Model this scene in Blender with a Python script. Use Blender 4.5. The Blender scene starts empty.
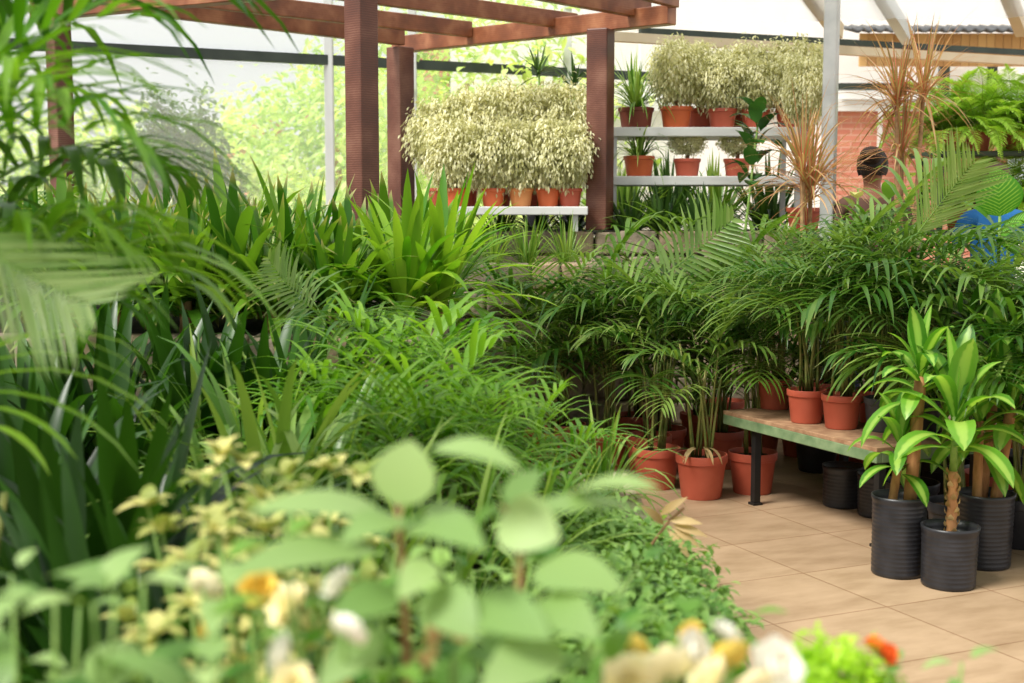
import bpy, math, random
from mathutils import Vector, Matrix, Euler
V = Vector
PI = math.pi
R = math.radians
rnd = random.Random(7)
sc = bpy.context.scene
COL = sc.collection

# ---------------------------------------------------------------- camera
F = 1350.0
PITCH = 0.100
H = 1.45
cam_d = bpy.data.cameras.new('camera')
cam = bpy.data.objects.new('camera', cam_d)
COL.objects.link(cam)
cam.location = (0, 0, H)
cam.rotation_euler = (PI/2 - PITCH, 0, 0)
cam_d.sensor_width = 36
cam_d.lens = F/1024*36
cam_d.dof.use_dof = True
cam_d.dof.focus_distance = 6.3
cam_d.dof.aperture_fstop = 3.3
cam_d.clip_start = 0.05
cam_d.clip_end = 200
sc.camera = cam

def ray(u, v):
    x = (u-512)/F; y = (341.5-v)/F
    c, s = math.cos(PITCH), math.sin(PITCH)
    return V((x, c + y*s, -s + y*c))
def at(u, v, Y):
    """the point seen at photo pixel u, v that lies Y metres ahead"""
    d = ray(u, v)
    return V((0, 0, H)) + d*(Y/d.y)
def on(u, v, z=0.0):
    """the point seen at u, v that lies at height z"""
    d = ray(u, v)
    return V((0, 0, H)) + d*((z-H)/d.z)

# ---------------------------------------------------------------- materials
def srgb(r, g, b):
    f = lambda c: (c/255/12.92 if c/255 <= .04045 else ((c/255+.055)/1.055)**2.4)
    return (f(r), f(g), f(b), 1)

def newmat(name):
    m = bpy.data.materials.new(name); m.use_nodes = True
    nt = m.node_tree; nt.nodes.clear()
    return m, nt, nt.nodes, nt.links

def N(nt, t, **kw):
    n = nt.nodes.new(t)
    for k, v in kw.items(): setattr(n, k, v)
    return n

def ramp(nt, stops):
    r = N(nt, 'ShaderNodeValToRGB')
    el = r.color_ramp.elements
    while len(el) < len(stops): el.new(.5)
    for e, (p, c) in zip(el, stops): e.position = p; e.color = c
    return r

def leaf_mat(name, ca, cb, trans=.35, rough=.42, stripe=None, tip=None, spec=.45, vein=None, edge=None, yellow=1.0, tint=None):
    """leaf: colour varies leaf by leaf between ca and cb; stripe = mid stripe colour, edge = margin colour, tip = colour of the tips"""
    m, nt, nd, L = newmat(name)
    a = N(nt, 'ShaderNodeAttribute', attribute_name='rnd')
    u = N(nt, 'ShaderNodeAttribute', attribute_name='uu')
    t = N(nt, 'ShaderNodeAttribute', attribute_name='tt')
    mx = N(nt, 'ShaderNodeMix', data_type='RGBA')
    mx.inputs[6].default_value = ca; mx.inputs[7].default_value = cb
    L.new(a.outputs['Fac'], mx.inputs[0])
    out = mx.outputs[2]
    def layer(fac, col):
        nonlocal out
        q = N(nt, 'ShaderNodeMix', data_type='RGBA')
        q.inputs[7].default_value = col
        L.new(out, q.inputs[6]); L.new(fac, q.inputs[0]); out = q.outputs[2]
    ab = N(nt, 'ShaderNodeMath', operation='ABSOLUTE'); L.new(u.outputs['Fac'], ab.inputs[0])
    if stripe:
        r = ramp(nt, [(0, (1, 1, 1, 1)), (.32, (.85, .85, .85, 1)), (.5, (0, 0, 0, 1))])
        L.new(ab.outputs[0], r.inputs[0]); layer(r.outputs[0], stripe)
    if edge:
        r = ramp(nt, [(0, (0, 0, 0, 1)), (.35, (0, 0, 0, 1)), (.85, (1, 1, 1, 1))])
        L.new(ab.outputs[0], r.inputs[0]); layer(r.outputs[0], edge)
    if vein:
        # feathered veins running out from the midrib
        ma = N(nt, 'ShaderNodeMath', operation='MULTIPLY_ADD'); L.new(ab.outputs[0], ma.inputs[0]); ma.inputs[1].default_value = -.3; L.new(t.outputs['Fac'], ma.inputs[2])
        mm = N(nt, 'ShaderNodeMath', operation='MULTIPLY'); L.new(ma.outputs[0], mm.inputs[0]); mm.inputs[1].default_value = 78
        sn = N(nt, 'ShaderNodeMath', operation='SINE'); L.new(mm.outputs[0], sn.inputs[0])
        r = ramp(nt, [(.0, (0, 0, 0, 1)), (.35, (.15, .15, .15, 1)), (.9, (.7, .7, .7, 1))])
        L.new(sn.outputs[0], r.inputs[0])
        r2 = ramp(nt, [(0, (1, 1, 1, 1)), (.75, (.9, .9, .9, 1)), (.95, (0, 0, 0, 1))])
        L.new(ab.outputs[0], r2.inputs[0])
        mu = N(nt, 'ShaderNodeMath', operation='MULTIPLY'); L.new(r.outputs[0], mu.inputs[0]); L.new(r2.outputs[0], mu.inputs[1])
        layer(mu.outputs[0], vein)
    if tip:
        r = ramp(nt, [(.86, (0, 0, 0, 1)), (1, (.9, .9, .9, 1))])
        L.new(t.outputs['Fac'], r.inputs[0]); layer(r.outputs[0], tip)
    p = N(nt, 'ShaderNodeBsdfPrincipled')
    L.new(out, p.inputs['Base Color'])
    p.inputs['Roughness'].default_value = rough
    p.inputs['Specular IOR Level'].default_value = spec
    tr = N(nt, 'ShaderNodeBsdfTranslucent')
    g = N(nt, 'ShaderNodeMix', data_type='RGBA', blend_type='MULTIPLY')
    g.inputs[0].default_value = 1; g.inputs[7].default_value = tint or (1.4, 1.4, .6, 1)
    L.new(out, g.inputs[6]); L.new(g.outputs[2], tr.inputs[0])
    ms = N(nt, 'ShaderNodeMixShader'); ms.inputs[0].default_value = trans
    L.new(p.outputs[0], ms.inputs[1]); L.new(tr.outputs[0], ms.inputs[2])
    o = N(nt, 'ShaderNodeOutputMaterial'); L.new(ms.outputs[0], o.inputs[0])
    return m

def solid_mat(name, ca, cb=None, scale=8, rough=.6, bump=0, detail=4, metal=0, spec=.4, stretch=None):
    m, nt, nd, L = newmat(name)
    p = N(nt, 'ShaderNodeBsdfPrincipled')
    p.inputs['Roughness'].default_value = rough; p.inputs['Metallic'].default_value = metal
    p.inputs['Specular IOR Level'].default_value = spec
    tc = N(nt, 'ShaderNodeTexCoord')
    src = tc.outputs['Object']
    if stretch:
        mp = N(nt, 'ShaderNodeMapping'); mp.inputs['Scale'].default_value = stretch
        L.new(src, mp.inputs[0]); src = mp.outputs[0]
    nz = N(nt, 'ShaderNodeTexNoise'); nz.inputs['Scale'].default_value = scale; nz.inputs['Detail'].default_value = detail
    L.new(src, nz.inputs[0])
    r = ramp(nt, [(.3, ca), (.7, cb or ca)])
    L.new(nz.outputs[0], r.inputs[0]); L.new(r.outputs[0], p.inputs['Base Color'])
    if bump:
        b = N(nt, 'ShaderNodeBump'); b.inputs['Strength'].default_value = bump; b.inputs['Distance'].default_value = .01
        L.new(nz.outputs[0], b.inputs['Height']); L.new(b.outputs[0], p.inputs['Normal'])
    o = N(nt, 'ShaderNodeOutputMaterial'); L.new(p.outputs[0], o.inputs[0])
    return m

M = {}
M['palm'] = leaf_mat('palm_leaf', srgb(50, 94, 26), srgb(138, 164, 82), .34, .28, tip=srgb(150, 150, 90))
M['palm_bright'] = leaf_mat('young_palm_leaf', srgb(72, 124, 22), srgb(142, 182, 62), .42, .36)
M['palm_deep'] = leaf_mat('deep_green_palm_leaf', srgb(38, 80, 18), srgb(106, 142, 54), .38, .3)  # deeper green variant of the palm leaf
M['strap_dark'] = leaf_mat('shaded_strap_leaf', srgb(18, 48, 10), srgb(60, 104, 28), .35, .34)  # darker strap leaf: the shade of the recess is put into its colour
M['palm_pale'] = leaf_mat('pale_palm_leaf', srgb(104, 138, 62), srgb(168, 184, 120), .4, .32)
M['strap'] = leaf_mat('broad_strap_leaf', srgb(48, 98, 18), srgb(120, 160, 48), .35, .32, tip=srgb(190, 170, 120))
M['strap_lit'] = leaf_mat('lit_strap_leaf', srgb(74, 128, 20), srgb(148, 186, 56), .42, .34)  # brighter copy of the strap leaf, strong light put into its colour
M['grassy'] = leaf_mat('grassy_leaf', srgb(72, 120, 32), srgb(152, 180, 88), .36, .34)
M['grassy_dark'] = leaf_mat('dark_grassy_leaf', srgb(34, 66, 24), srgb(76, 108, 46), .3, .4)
M['corn'] = leaf_mat('corn_plant_leaf', srgb(66, 122, 30), srgb(112, 166, 54), .4, .32, stripe=srgb(158, 196, 88))
M['cream'] = leaf_mat('cream_variegated_leaf', srgb(168, 168, 104), srgb(250, 247, 212), .36, .5, tint=(1.18, 1.18, .88, 1))
M['red'] = leaf_mat('red_edged_leaf', srgb(128, 148, 78), srgb(228, 210, 154), .34, .4, tint=(1.2, 1.12, .75, 1), edge=srgb(212, 108, 94))
M['fern'] = leaf_mat('fern_leaf', srgb(146, 184, 62), srgb(208, 234, 124), .42, .5)
M['rubber'] = leaf_mat('rubber_plant_leaf', srgb(34, 74, 30), srgb(74, 122, 54), .15, .22, spec=.6)
M['dieff'] = leaf_mat('patterned_leaf', srgb(60, 124, 34), srgb(84, 150, 44), .4, .35, vein=srgb(158, 196, 84))
M['broad'] = leaf_mat('broad_soft_leaf', srgb(88, 132, 54), srgb(164, 190, 122), .34, .5)
M['broad2'] = leaf_mat('broad_green_leaf', srgb(66, 118, 30), srgb(122, 164, 66), .36, .5)
M['cover'] = leaf_mat('ground_cover_leaf', srgb(60, 108, 32), srgb(148, 184, 94), .34, .5)
M['yellowleaf'] = leaf_mat('yellow_variegated_leaf', srgb(120, 142, 52), srgb(224, 216, 138), .3, .5, tint=(1.1, 1.1, .8, 1))
M['moss'] = leaf_mat('lime_moss_leaf', srgb(140, 190, 20), srgb(196, 226, 66), .4, .5)
M['garden'] = leaf_mat('sunlit_garden_leaf', srgb(140, 184, 70), srgb(240, 248, 190), .45, .6)  # overexposed sunlight is put into this very pale leaf colour
M['garden_dark'] = leaf_mat('garden_evergreen_leaf', srgb(70, 110, 60), srgb(120, 150, 90), .3, .6)
M['petal_white'] = leaf_mat('white_petal', srgb(250, 246, 226), srgb(255, 253, 245), .12, .6, tint=(1, 1, .95, 1))
M['petal_cream'] = leaf_mat('cream_petal', srgb(250, 238, 180), srgb(255, 248, 214), .12, .6, tint=(1, 1, .95, 1))
M['petal_yellow'] = leaf_mat('yellow_petal', srgb(248, 214, 84), srgb(254, 232, 130), .12, .6, tint=(1, 1, .9, 1))
M['petal_orange'] = leaf_mat('orange_petal', srgb(240, 96, 30), srgb(250, 140, 60), .12, .6, tint=(1, 1, .9, 1))
M['petal_pink'] = leaf_mat('pink_petal', srgb(236, 130, 120), srgb(250, 190, 170), .12, .6, tint=(1, 1, .9, 1))
M['dry'] = leaf_mat('dry_leaf', srgb(150, 120, 70), srgb(206, 180, 130), .3, .6)
M['stem'] = solid_mat('green_stem', srgb(96, 134, 50), srgb(130, 160, 76), 30, .5)
M['cane'] = solid_mat('pale_palm_cane', srgb(84, 108, 40), srgb(150, 140, 80), 20, .5, stretch=(1, 1, .3))
M['wood_stem'] = solid_mat('woody_stem', srgb(120, 90, 60), srgb(176, 140, 96), 30, .8, .4)
M['bark'] = solid_mat('corn_cane_bark', srgb(134, 88, 52), srgb(190, 140, 90), 26, .8, .5, stretch=(1, 1, .35))
M['terracotta'] = solid_mat('terracotta_plastic', srgb(176, 80, 58), srgb(198, 100, 76), 5, .48, spec=.4)
M['terracotta_orange'] = solid_mat('orange_terracotta', srgb(190, 88, 48), srgb(214, 108, 62), 6, .5)  # more orange variant of the terracotta
M['terracotta_pale'] = solid_mat('worn_terracotta', srgb(204, 130, 74), srgb(222, 152, 96), 9, .6)
M['terracotta_brown'] = solid_mat('brown_clay', srgb(110, 52, 40), srgb(130, 66, 50), 6, .6)
M['black_pot'] = solid_mat('black_plastic', srgb(34, 34, 37), srgb(50, 50, 54), 12, .38, .1)
M['grey_pot'] = solid_mat('grey_plastic', srgb(70, 72, 74), srgb(92, 92, 92), 8, .45)
M['soil'] = solid_mat('potting_soil', srgb(40, 30, 22), srgb(76, 58, 42), 60, .95, .8)
M['bed_soil'] = solid_mat('bed_soil', srgb(32, 26, 18), srgb(60, 48, 34), 14, .95, .8)
M['white_board'] = solid_mat('white_painted_board', srgb(204, 204, 200), srgb(226, 226, 222), 12, .55, stretch=(.2, 1, 1))
M['metal'] = solid_mat('galvanised_steel', srgb(176, 178, 176), srgb(204, 204, 200), 7, .45, 0, 6, .25)
M['grey_metal'] = solid_mat('painted_grey_steel', srgb(190, 194, 192), srgb(206, 210, 206), 3, .5)
M['dark_metal'] = solid_mat('dark_green_steel', srgb(44, 54, 48), srgb(60, 70, 62), 6, .5)
M['black_metal'] = solid_mat('black_steel', srgb(22, 22, 22), srgb(36, 34, 32), 10, .45)
M['bench_green'] = solid_mat('green_painted_edge', srgb(96, 122, 84), srgb(134, 152, 112), 16, .6)
M['bench_top'] = solid_mat('worn_bench_top', srgb(140, 104, 76), srgb(178, 142, 108), 20, .75, .2)
M['beige'] = solid_mat('beige_painted_steel', srgb(206, 188, 158), srgb(220, 204, 176), 4, .6)
M['pink_wall'] = solid_mat('white_render', srgb(236, 232, 226), srgb(246, 243, 238), 3, .8)
M['hair'] = solid_mat('dark_hair', srgb(28, 20, 18), srgb(52, 38, 32), 40, .5, .5, stretch=(6, 6, .6))
M['brown_hair'] = solid_mat('brown_hair', srgb(60, 40, 26), srgb(96, 64, 42), 40, .5, .5, stretch=(6, 6, .6))
M['skin'] = solid_mat('skin', srgb(206, 150, 120), srgb(222, 168, 138), 4, .55)
M['skin_tan'] = solid_mat('tanned_skin', srgb(150, 100, 76), srgb(166, 114, 88), 4, .55)
M['blue_cloth'] = solid_mat('blue_cloth', srgb(30, 96, 160), srgb(50, 124, 186), 6, .85)
M['brown_cloth'] = solid_mat('brown_cloth', srgb(92, 66, 56), srgb(116, 86, 72), 6, .9)
M['denim'] = solid_mat('dark_denim', srgb(40, 48, 66), srgb(58, 66, 86), 30, .9)
M['lip'] = solid_mat('lip', srgb(170, 90, 80))
M['eye'] = solid_mat('eye_white', srgb(230, 228, 222), rough=.2)
M['white_cloth'] = solid_mat('white_cloth', srgb(236, 234, 228), srgb(246, 244, 240), 6, .9)

def wood_mat():
    m, nt, nd, L = newmat('stained_pergola_wood')
    p = N(nt, 'ShaderNodeBsdfPrincipled'); p.inputs['Roughness'].default_value = .42
    tc = N(nt, 'ShaderNodeTexCoord')
    u = N(nt, 'ShaderNodeAttribute', attribute_name='along')
    nz = N(nt, 'ShaderNodeTexNoise'); nz.inputs['Scale'].default_value = 6; nz.inputs['Detail'].default_value = 5
    L.new(tc.outputs['Object'], nz.inputs[0])
    r = ramp(nt, [(.25, srgb(94, 52, 32)), (.5, srgb(132, 78, 50)), (.78, srgb(178, 122, 86))])
    L.new(nz.outputs[0], r.inputs[0]); L.new(r.outputs[0], p.inputs['Base Color'])
    # rough-sawn cross marks
    w = N(nt, 'ShaderNodeTexWave', wave_type='BANDS', bands_direction='Z'); w.inputs['Scale'].default_value = 22; w.inputs['Distortion'].default_value = 1.5; w.inputs['Detail'].default_value = 2
    L.new(tc.outputs['Object'], w.inputs[0])
    b = N(nt, 'ShaderNodeBump'); b.inputs['Strength'].default_value = .15; b.inputs['Distance'].default_value = .003
    L.new(w.outputs[0], b.inputs['Height']); L.new(b.outputs[0], p.inputs['Normal'])
    o = N(nt, 'ShaderNodeOutputMaterial'); L.new(p.outputs[0], o.inputs[0])
    return m
M['wood'] = wood_mat()
def post_mat():
    m, nt, nd, L = newmat('rough_sawn_post_wood')
    p = N(nt, 'ShaderNodeBsdfPrincipled'); p.inputs['Roughness'].default_value = .5
    tc = N(nt, 'ShaderNodeTexCoord')
    w = N(nt, 'ShaderNodeTexWave', wave_type='BANDS', bands_direction='Z'); w.inputs['Scale'].default_value = 26; w.inputs['Distortion'].default_value = 2.5; w.inputs['Detail'].default_value = 3; w.inputs['Detail Scale'].default_value = 3
    L.new(tc.outputs['Object'], w.inputs[0])
    nz = N(nt, 'ShaderNodeTexNoise'); nz.inputs['Scale'].default_value = 4; nz.inputs['Detail'].default_value = 5
    L.new(tc.outputs['Object'], nz.inputs[0])
    mx = N(nt, 'ShaderNodeMath', operation='MULTIPLY_ADD'); mx.inputs[1].default_value = .13; L.new(w.outputs[0], mx.inputs[0])
    m2 = N(nt, 'ShaderNodeMath', operation='MULTIPLY'); m2.inputs[1].default_value = .85; L.new(nz.outputs[0], m2.inputs[0]); L.new(m2.outputs[0], mx.inputs[2])
    r = ramp(nt, [(.2, srgb(58, 32, 24)), (.5, srgb(98, 54, 38)), (.85, srgb(150, 108, 88))])
    L.new(mx.outputs[0], r.inputs[0]); L.new(r.outputs[0], p.inputs['Base Color'])
    b = N(nt, 'ShaderNodeBump'); b.inputs['Strength'].default_value = .14; b.inputs['Distance'].default_value = .004
    L.new(w.outputs[0], b.inputs['Height']); L.new(b.outputs[0], p.inputs['Normal'])
    o = N(nt, 'ShaderNodeOutputMaterial'); L.new(p.outputs[0], o.inputs[0])
    return m
M['post'] = post_mat()

TILE_YAW = 1.141
TILE_ORG = at(732.4, 544.7, 1); TILE_ORG = on(732.4, 544.7, 0)
def floor_mat():
    m, nt, nd, L = newmat('tan_floor_tiles')
    p = N(nt, 'ShaderNodeBsdfPrincipled'); p.inputs['Roughness'].default_value = .42; p.inputs['Specular IOR Level'].default_value = .35
    tc = N(nt, 'ShaderNodeTexCoord')
    mp = N(nt, 'ShaderNodeMapping'); L.new(tc.outputs['Object'], mp.inputs[0])
    bk = N(nt, 'ShaderNodeTexBrick'); bk.offset = 0; bk.squash = 1
    bk.inputs['Scale'].default_value = 1; bk.inputs['Brick Width'].default_value = .4976; bk.inputs['Row Height'].default_value = .4976
    bk.inputs['Mortar Size'].default_value = .0035; bk.inputs['Mortar Smooth'].default_value = .3; bk.inputs['Bias'].default_value = -.2
    bk.inputs['Color1'].default_value = srgb(166, 140, 112); bk.inputs['Color2'].default_value = srgb(178, 152, 122); bk.inputs['Mortar'].default_value = srgb(138, 106, 78)
    L.new(mp.outputs[0], bk.inputs[0])
    n1 = N(nt, 'ShaderNodeTexNoise'); n1.inputs['Scale'].default_value = 3.2; n1.inputs['Detail'].default_value = 7; n1.inputs['Roughness'].default_value = .62
    st = N(nt, 'ShaderNodeMapping'); st.inputs['Scale'].default_value = (1, 2.6, 1); L.new(tc.outputs['Object'], st.inputs[0]); L.new(st.outputs[0], n1.inputs[0])
    r = ramp(nt, [(.3, (.74, .70, .64, 1)), (.52, (.97, .96, .94, 1)), (.72, (1.12, 1.12, 1.13, 1))])
    L.new(n1.outputs[0], r.inputs[0])
    mu = N(nt, 'ShaderNodeMix', data_type='RGBA', blend_type='MULTIPLY'); mu.inputs[0].default_value = 1
    L.new(bk.outputs[0], mu.inputs[6]); L.new(r.outputs[0], mu.inputs[7]); L.new(mu.outputs[2], p.inputs['Base Color'])
    b = N(nt, 'ShaderNodeBump', invert=True); b.inputs['Strength'].default_value = .5; b.inputs['Distance'].default_value = .003
    L.new(bk.outputs['Fac'], b.inputs['Height']); L.new(b.outputs[0], p.inputs['Normal'])
    o = N(nt, 'ShaderNodeOutputMaterial'); L.new(p.outputs[0], o.inputs[0])
    return m
M['tiles'] = floor_mat()

def stone_mat():
    m, nt, nd, L = newmat('grey_wall_stone')
    p = N(nt, 'ShaderNodeBsdfPrincipled'); p.inputs['Roughness'].default_value = .85
    a = N(nt, 'ShaderNodeAttribute', attribute_name='rnd')
    tc = N(nt, 'ShaderNodeTexCoord')
    nz = N(nt, 'ShaderNodeTexNoise'); nz.inputs['Scale'].default_value = 22; nz.inputs['Detail'].default_value = 7; nz.inputs['Roughness'].default_value = .7
    L.new(tc.outputs['Object'], nz.inputs[0])
    r = ramp(nt, [(0, srgb(132, 120, 100)), (.5, srgb(160, 146, 124)), (1, srgb(184, 158, 128))])
    L.new(a.outputs['Fac'], r.inputs[0])
    r2 = ramp(nt, [(.3, (.6, .58, .54, 1)), (.6, (1, 1, 1, 1)), (.75, (1.15, 1.13, 1.08, 1))]); L.new(nz.outputs[0], r2.inputs[0])
    mu = N(nt, 'ShaderNodeMix', data_type='RGBA', blend_type='MULTIPLY'); mu.inputs[0].default_value = 1
    L.new(r.outputs[0], mu.inputs[6]); L.new(r2.outputs[0], mu.inputs[7]); L.new(mu.outputs[2], p.inputs['Base Color'])
    b = N(nt, 'ShaderNodeBump'); b.inputs['Strength'].default_value = .8; b.inputs['Distance'].default_value = .012
    L.new(nz.outputs[0], b.inputs['Height']); L.new(b.outputs[0], p.inputs['Normal'])
    o = N(nt, 'ShaderNodeOutputMaterial'); L.new(p.outputs[0], o.inputs[0])
    return m
M['stone'] = stone_mat()

def brick_mat():
    m, nt, nd, L = newmat('red_brick')
    p = N(nt, 'ShaderNodeBsdfPrincipled'); p.inputs['Roughness'].default_value = .85
    tc = N(nt, 'ShaderNodeTexCoord'); mp = N(nt, 'ShaderNodeMapping'); mp.inputs['Rotation'].default_value = (PI/2, 0, 0)
    L.new(tc.outputs['Object'], mp.inputs[0])
    bk = N(nt, 'ShaderNodeTexBrick'); bk.inputs['Scale'].default_value = 1; bk.inputs['Brick Width'].default_value = .24; bk.inputs['Row Height'].default_value = .075; bk.inputs['Mortar Size'].default_value = .008
    bk.inputs['Color1'].default_value = srgb(190, 116, 94); bk.inputs['Color2'].default_value = srgb(204, 134, 110); bk.inputs['Mortar'].default_value = srgb(206, 160, 138)
    L.new(mp.outputs[0], bk.inputs[0]); L.new(bk.outputs[0], p.inputs['Base Color'])
    o = N(nt, 'ShaderNodeOutputMaterial'); L.new(p.outputs[0], o.inputs[0])
    return m
M['brick'] = brick_mat()

def plank_mat():
    m, nt, nd, L = newmat('golden_boards')
    p = N(nt, 'ShaderNodeBsdfPrincipled'); p.inputs['Roughness'].default_value = .6
    a = N(nt, 'ShaderNodeAttribute', attribute_name='rnd')
    r = ramp(nt, [(0, srgb(190, 142, 84)), (1, srgb(222, 180, 116))]); L.new(a.outputs['Fac'], r.inputs[0])
    L.new(r.outputs[0], p.inputs['Base Color'])
    o = N(nt, 'ShaderNodeOutputMaterial'); L.new(p.outputs[0], o.inputs[0])
    return m
M['planks'] = plank_mat()

def sheet_mat(name, col, clear, trans):
    """milky glazing: part clear, the rest white plastic that lets light through"""
    m, nt, nd, L = newmat(name)
    t = N(nt, 'ShaderNodeBsdfTransparent')
    d = N(nt, 'ShaderNodeBsdfDiffuse'); d.inputs[0].default_value = col
    tl = N(nt, 'ShaderNodeBsdfTranslucent'); tl.inputs[0].default_value = col
    a = N(nt, 'ShaderNodeMixShader'); a.inputs[0].default_value = trans
    L.new(d.outputs[0], a.inputs[1]); L.new(tl.outputs[0], a.inputs[2])
    b = N(nt, 'ShaderNodeMixShader'); b.inputs[0].default_value = clear
    L.new(a.outputs[0], b.inputs[1]); L.new(t.outputs[0], b.inputs[2])
    o = N(nt, 'ShaderNodeOutputMaterial'); L.new(b.outputs[0], o.inputs[0])
    return m
M['glazing'] = sheet_mat('milky_glazing', (.95, .97, .96, 1), .8, .75)  # milky panes; their white share also paints overexposed haze over the garden
M['roof_sheet'] = sheet_mat('milky_roof_sheet', (.62, .63, .62, 1), .5, .75)

# ---------------------------------------------------------------- mesh builder
class MB:
    def __init__(s):
        s.v = []; s.f = []; s.rn = []; s.uu = []; s.tt = []; s.mi = []
    def vert(s, p, u=0.0, t=0.0):
        s.v.append((p[0], p[1], p[2])); s.uu.append(u); s.tt.append(t); return len(s.v)-1
    def face(s, idx, r=.5, m=0):
        s.f.append(idx); s.rn.append(r); s.mi.append(m)
    def box(s, c, size, rot=None, r=None, m=0, jitter=0):
        r = rnd.random() if r is None else r
        rot = rot or Matrix.Identity(3)
        b = len(s.v)
        for dz in (-.5, .5):
            for dx, dy in ((-.5, -.5), (.5, -.5), (.5, .5), (-.5, .5)):
                q = V((dx*size[0], dy*size[1], dz*size[2]))
                if jitter: q += V((rnd.uniform(-1, 1), rnd.uniform(-1, 1), rnd.uniform(-1, 1)))*jitter
                s.vert(V(c) + rot @ q)
        for q in ((0, 3, 2, 1), (4, 5, 6, 7), (0, 1, 5, 4), (1, 2, 6, 5), (2, 3, 7, 6), (3, 0, 4, 7)):
            s.face([b+i for i in q], r, m)
    def bar(s, a, b, w, h, r=None, m=0, up=V((0, 0, 1))):
        """a beam of width w and height h from a to b"""
        a = V(a); b = V(b); d = (b-a); L = d.length; d.normalize()
        x = d.cross(up)
        if x.length < 1e-4: x = d.cross(V((0, 1, 0)))
        x.normalize(); z = x.cross(d)
        rot = Matrix((x, d, z)).transposed()
        s.box((a+b)/2, (w, L, h), rot, r, m)
    def tube(s, pts, rad, n=8, r=.5, m=0, cap=True):
        pts = [V(p) for p in pts]
        if not isinstance(rad, (list, tuple)): rad = [rad]*len(pts)
        prev = None; x = None
        for i, p in enumerate(pts):
            d = (pts[min(i+1, len(pts)-1)] - pts[max(i-1, 0)])
            d = d.normalized() if d.length > 1e-9 else V((0, 0, 1))
            if x is None:
                x = d.cross(V((0, 1, 0)) if abs(d.y) < .9 else V((1, 0, 0)))
            else:
                x = x - d*x.dot(d)
            x.normalize(); y = d.cross(x)
            ring = [s.vert(p + (x*math.cos(2*PI*k/n) + y*math.sin(2*PI*k/n))*rad[i], 0, i/max(1, len(pts)-1)) for k in range(n)]
            if prev:
                for k in range(n): s.face([prev[k], prev[(k+1) % n], ring[(k+1) % n], ring[k]], r, m)
            elif cap: s.face(ring[::-1], r, m)
            prev = ring
        if cap: s.face(prev, r, m)
    def lathe(s, prof, n=28, r=.5, m=0, c=(0, 0, 0), caps=True):
        prev = None; c = V(c)
        for rr, z in prof:
            ring = [s.vert(c + V((rr*math.cos(2*PI*k/n), rr*math.sin(2*PI*k/n), z))) for k in range(n)]
            if prev:
                for k in range(n): s.face([prev[k], prev[(k+1) % n], ring[(k+1) % n], ring[k]], r, m)
            elif caps: s.face(ring[::-1], r, m)
            prev = ring
        if caps: s.face(prev, r, m)
    def ribbon(s, pts, sides, ups, widths, fold=.0, r=None, m=0):
        """leaf blade along pts; sides/ups unit vectors per point"""
        r = rnd.random() if r is None else r
        prev = None; n = len(pts)-1
        for i, p in enumerate(pts):
            w = widths[i]/2
            a = s.vert(p - sides[i]*w + ups[i]*(fold*w), -1, i/n)
            b = s.vert(p, 0, i/n)
            c = s.vert(p + sides[i]*w + ups[i]*(fold*w), 1, i/n)
            if prev:
                s.face([prev[0], prev[1], b, a], r, m); s.face([prev[1], prev[2], c, b], r, m)
            prev = (a, b, c)
    def strap(s, base, d, L, W, droop=1.0, n=6, prof=None, fold=.25, r=None, m=0, roll=0.0, wob=.0, face=None):
        """a leaf that leaves base along d and bends down under its weight"""
        p = V(base); d = V(d).normalized()
        prof = prof or (lambda t: min(1, .45+t*3)*(1-max(0, (t-.5)/.5)**1.8) + .02)
        pts, sd, up, wd = [], [], [], []
        side0 = d.cross(V((0, 0, 1)))
        if side0.length < .05: a = rnd.uniform(0, 2*PI); side0 = V((math.cos(a), math.sin(a), 0))
        side0.normalize()
        if face is not None: side0 = d.cross(V(face)).normalized()
        if roll: side0 = Matrix.Rotation(roll, 3, d) @ side0
        for i in range(n+1):
            t = i/n
            sidev = (side0 - d*side0.dot(d)).normalized()
            upv = sidev.cross(d)
            pts.append(p.copy()); sd.append(sidev); up.append(upv); wd.append(W*prof(t))
            h = math.sqrt(max(0, 1-d.z*d.z))
            d = d + V((0, 0, -1))*(droop/n)*(.35+.9*t)*(.25+h)
            if wob: d = d + sidev*rnd.uniform(-wob, wob)
            d.normalize()
            p = p + d*(L/n)
        s.ribbon(pts, sd, up, wd, fold, r, m)
        return pts
    def leaf(s, base, tip, W, up=V((0, 0, 1)), arch=.08, n=7, fold=.2, r=None, m=0, curl=0.0, shape='ovate'):
        base = V(base); tip = V(tip); d = tip-base; L = d.length; dn = d.normalized()
        up = V(up); up = (up - dn*up.dot(dn))
        if up.length < 1e-3: up = V((0, -1, 0)) - dn*dn.dot(V((0, -1, 0)))
        up.normalize(); side = dn.cross(up)
        pr = {'ovate': lambda t: (math.sin(PI*t**.72))**.8*(1-.15*t)+.015, 'lance': lambda t: math.sin(PI*t**.85)+.02,
              'round': lambda t: (math.sin(PI*min(1, t*.94+.04)))**.6, 'broad': lambda t: (math.sin(PI*t**.8))**.75+.01}[shape]
        pts = [base + d*(i/n) + up*(arch*L*math.sin(PI*i/n)) - V((0, 0, 1))*curl*L*(i/n)**2 for i in range(n+1)]
        s.ribbon(pts, [side]*(n+1), [up]*(n+1), [W*pr(i/n) for i in range(n+1)], fold, r, m)
    def add(s, o, mtx, m=None, r=None):
        b = len(s.v)
        for q, u, t in zip(o.v, o.uu, o.tt): s.vert(mtx @ V(q), u, t)
        for f, rr, mi in zip(o.f, o.rn, o.mi): s.face([b+i for i in f], rr if r is None else r, mi if m is None else m)
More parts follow.
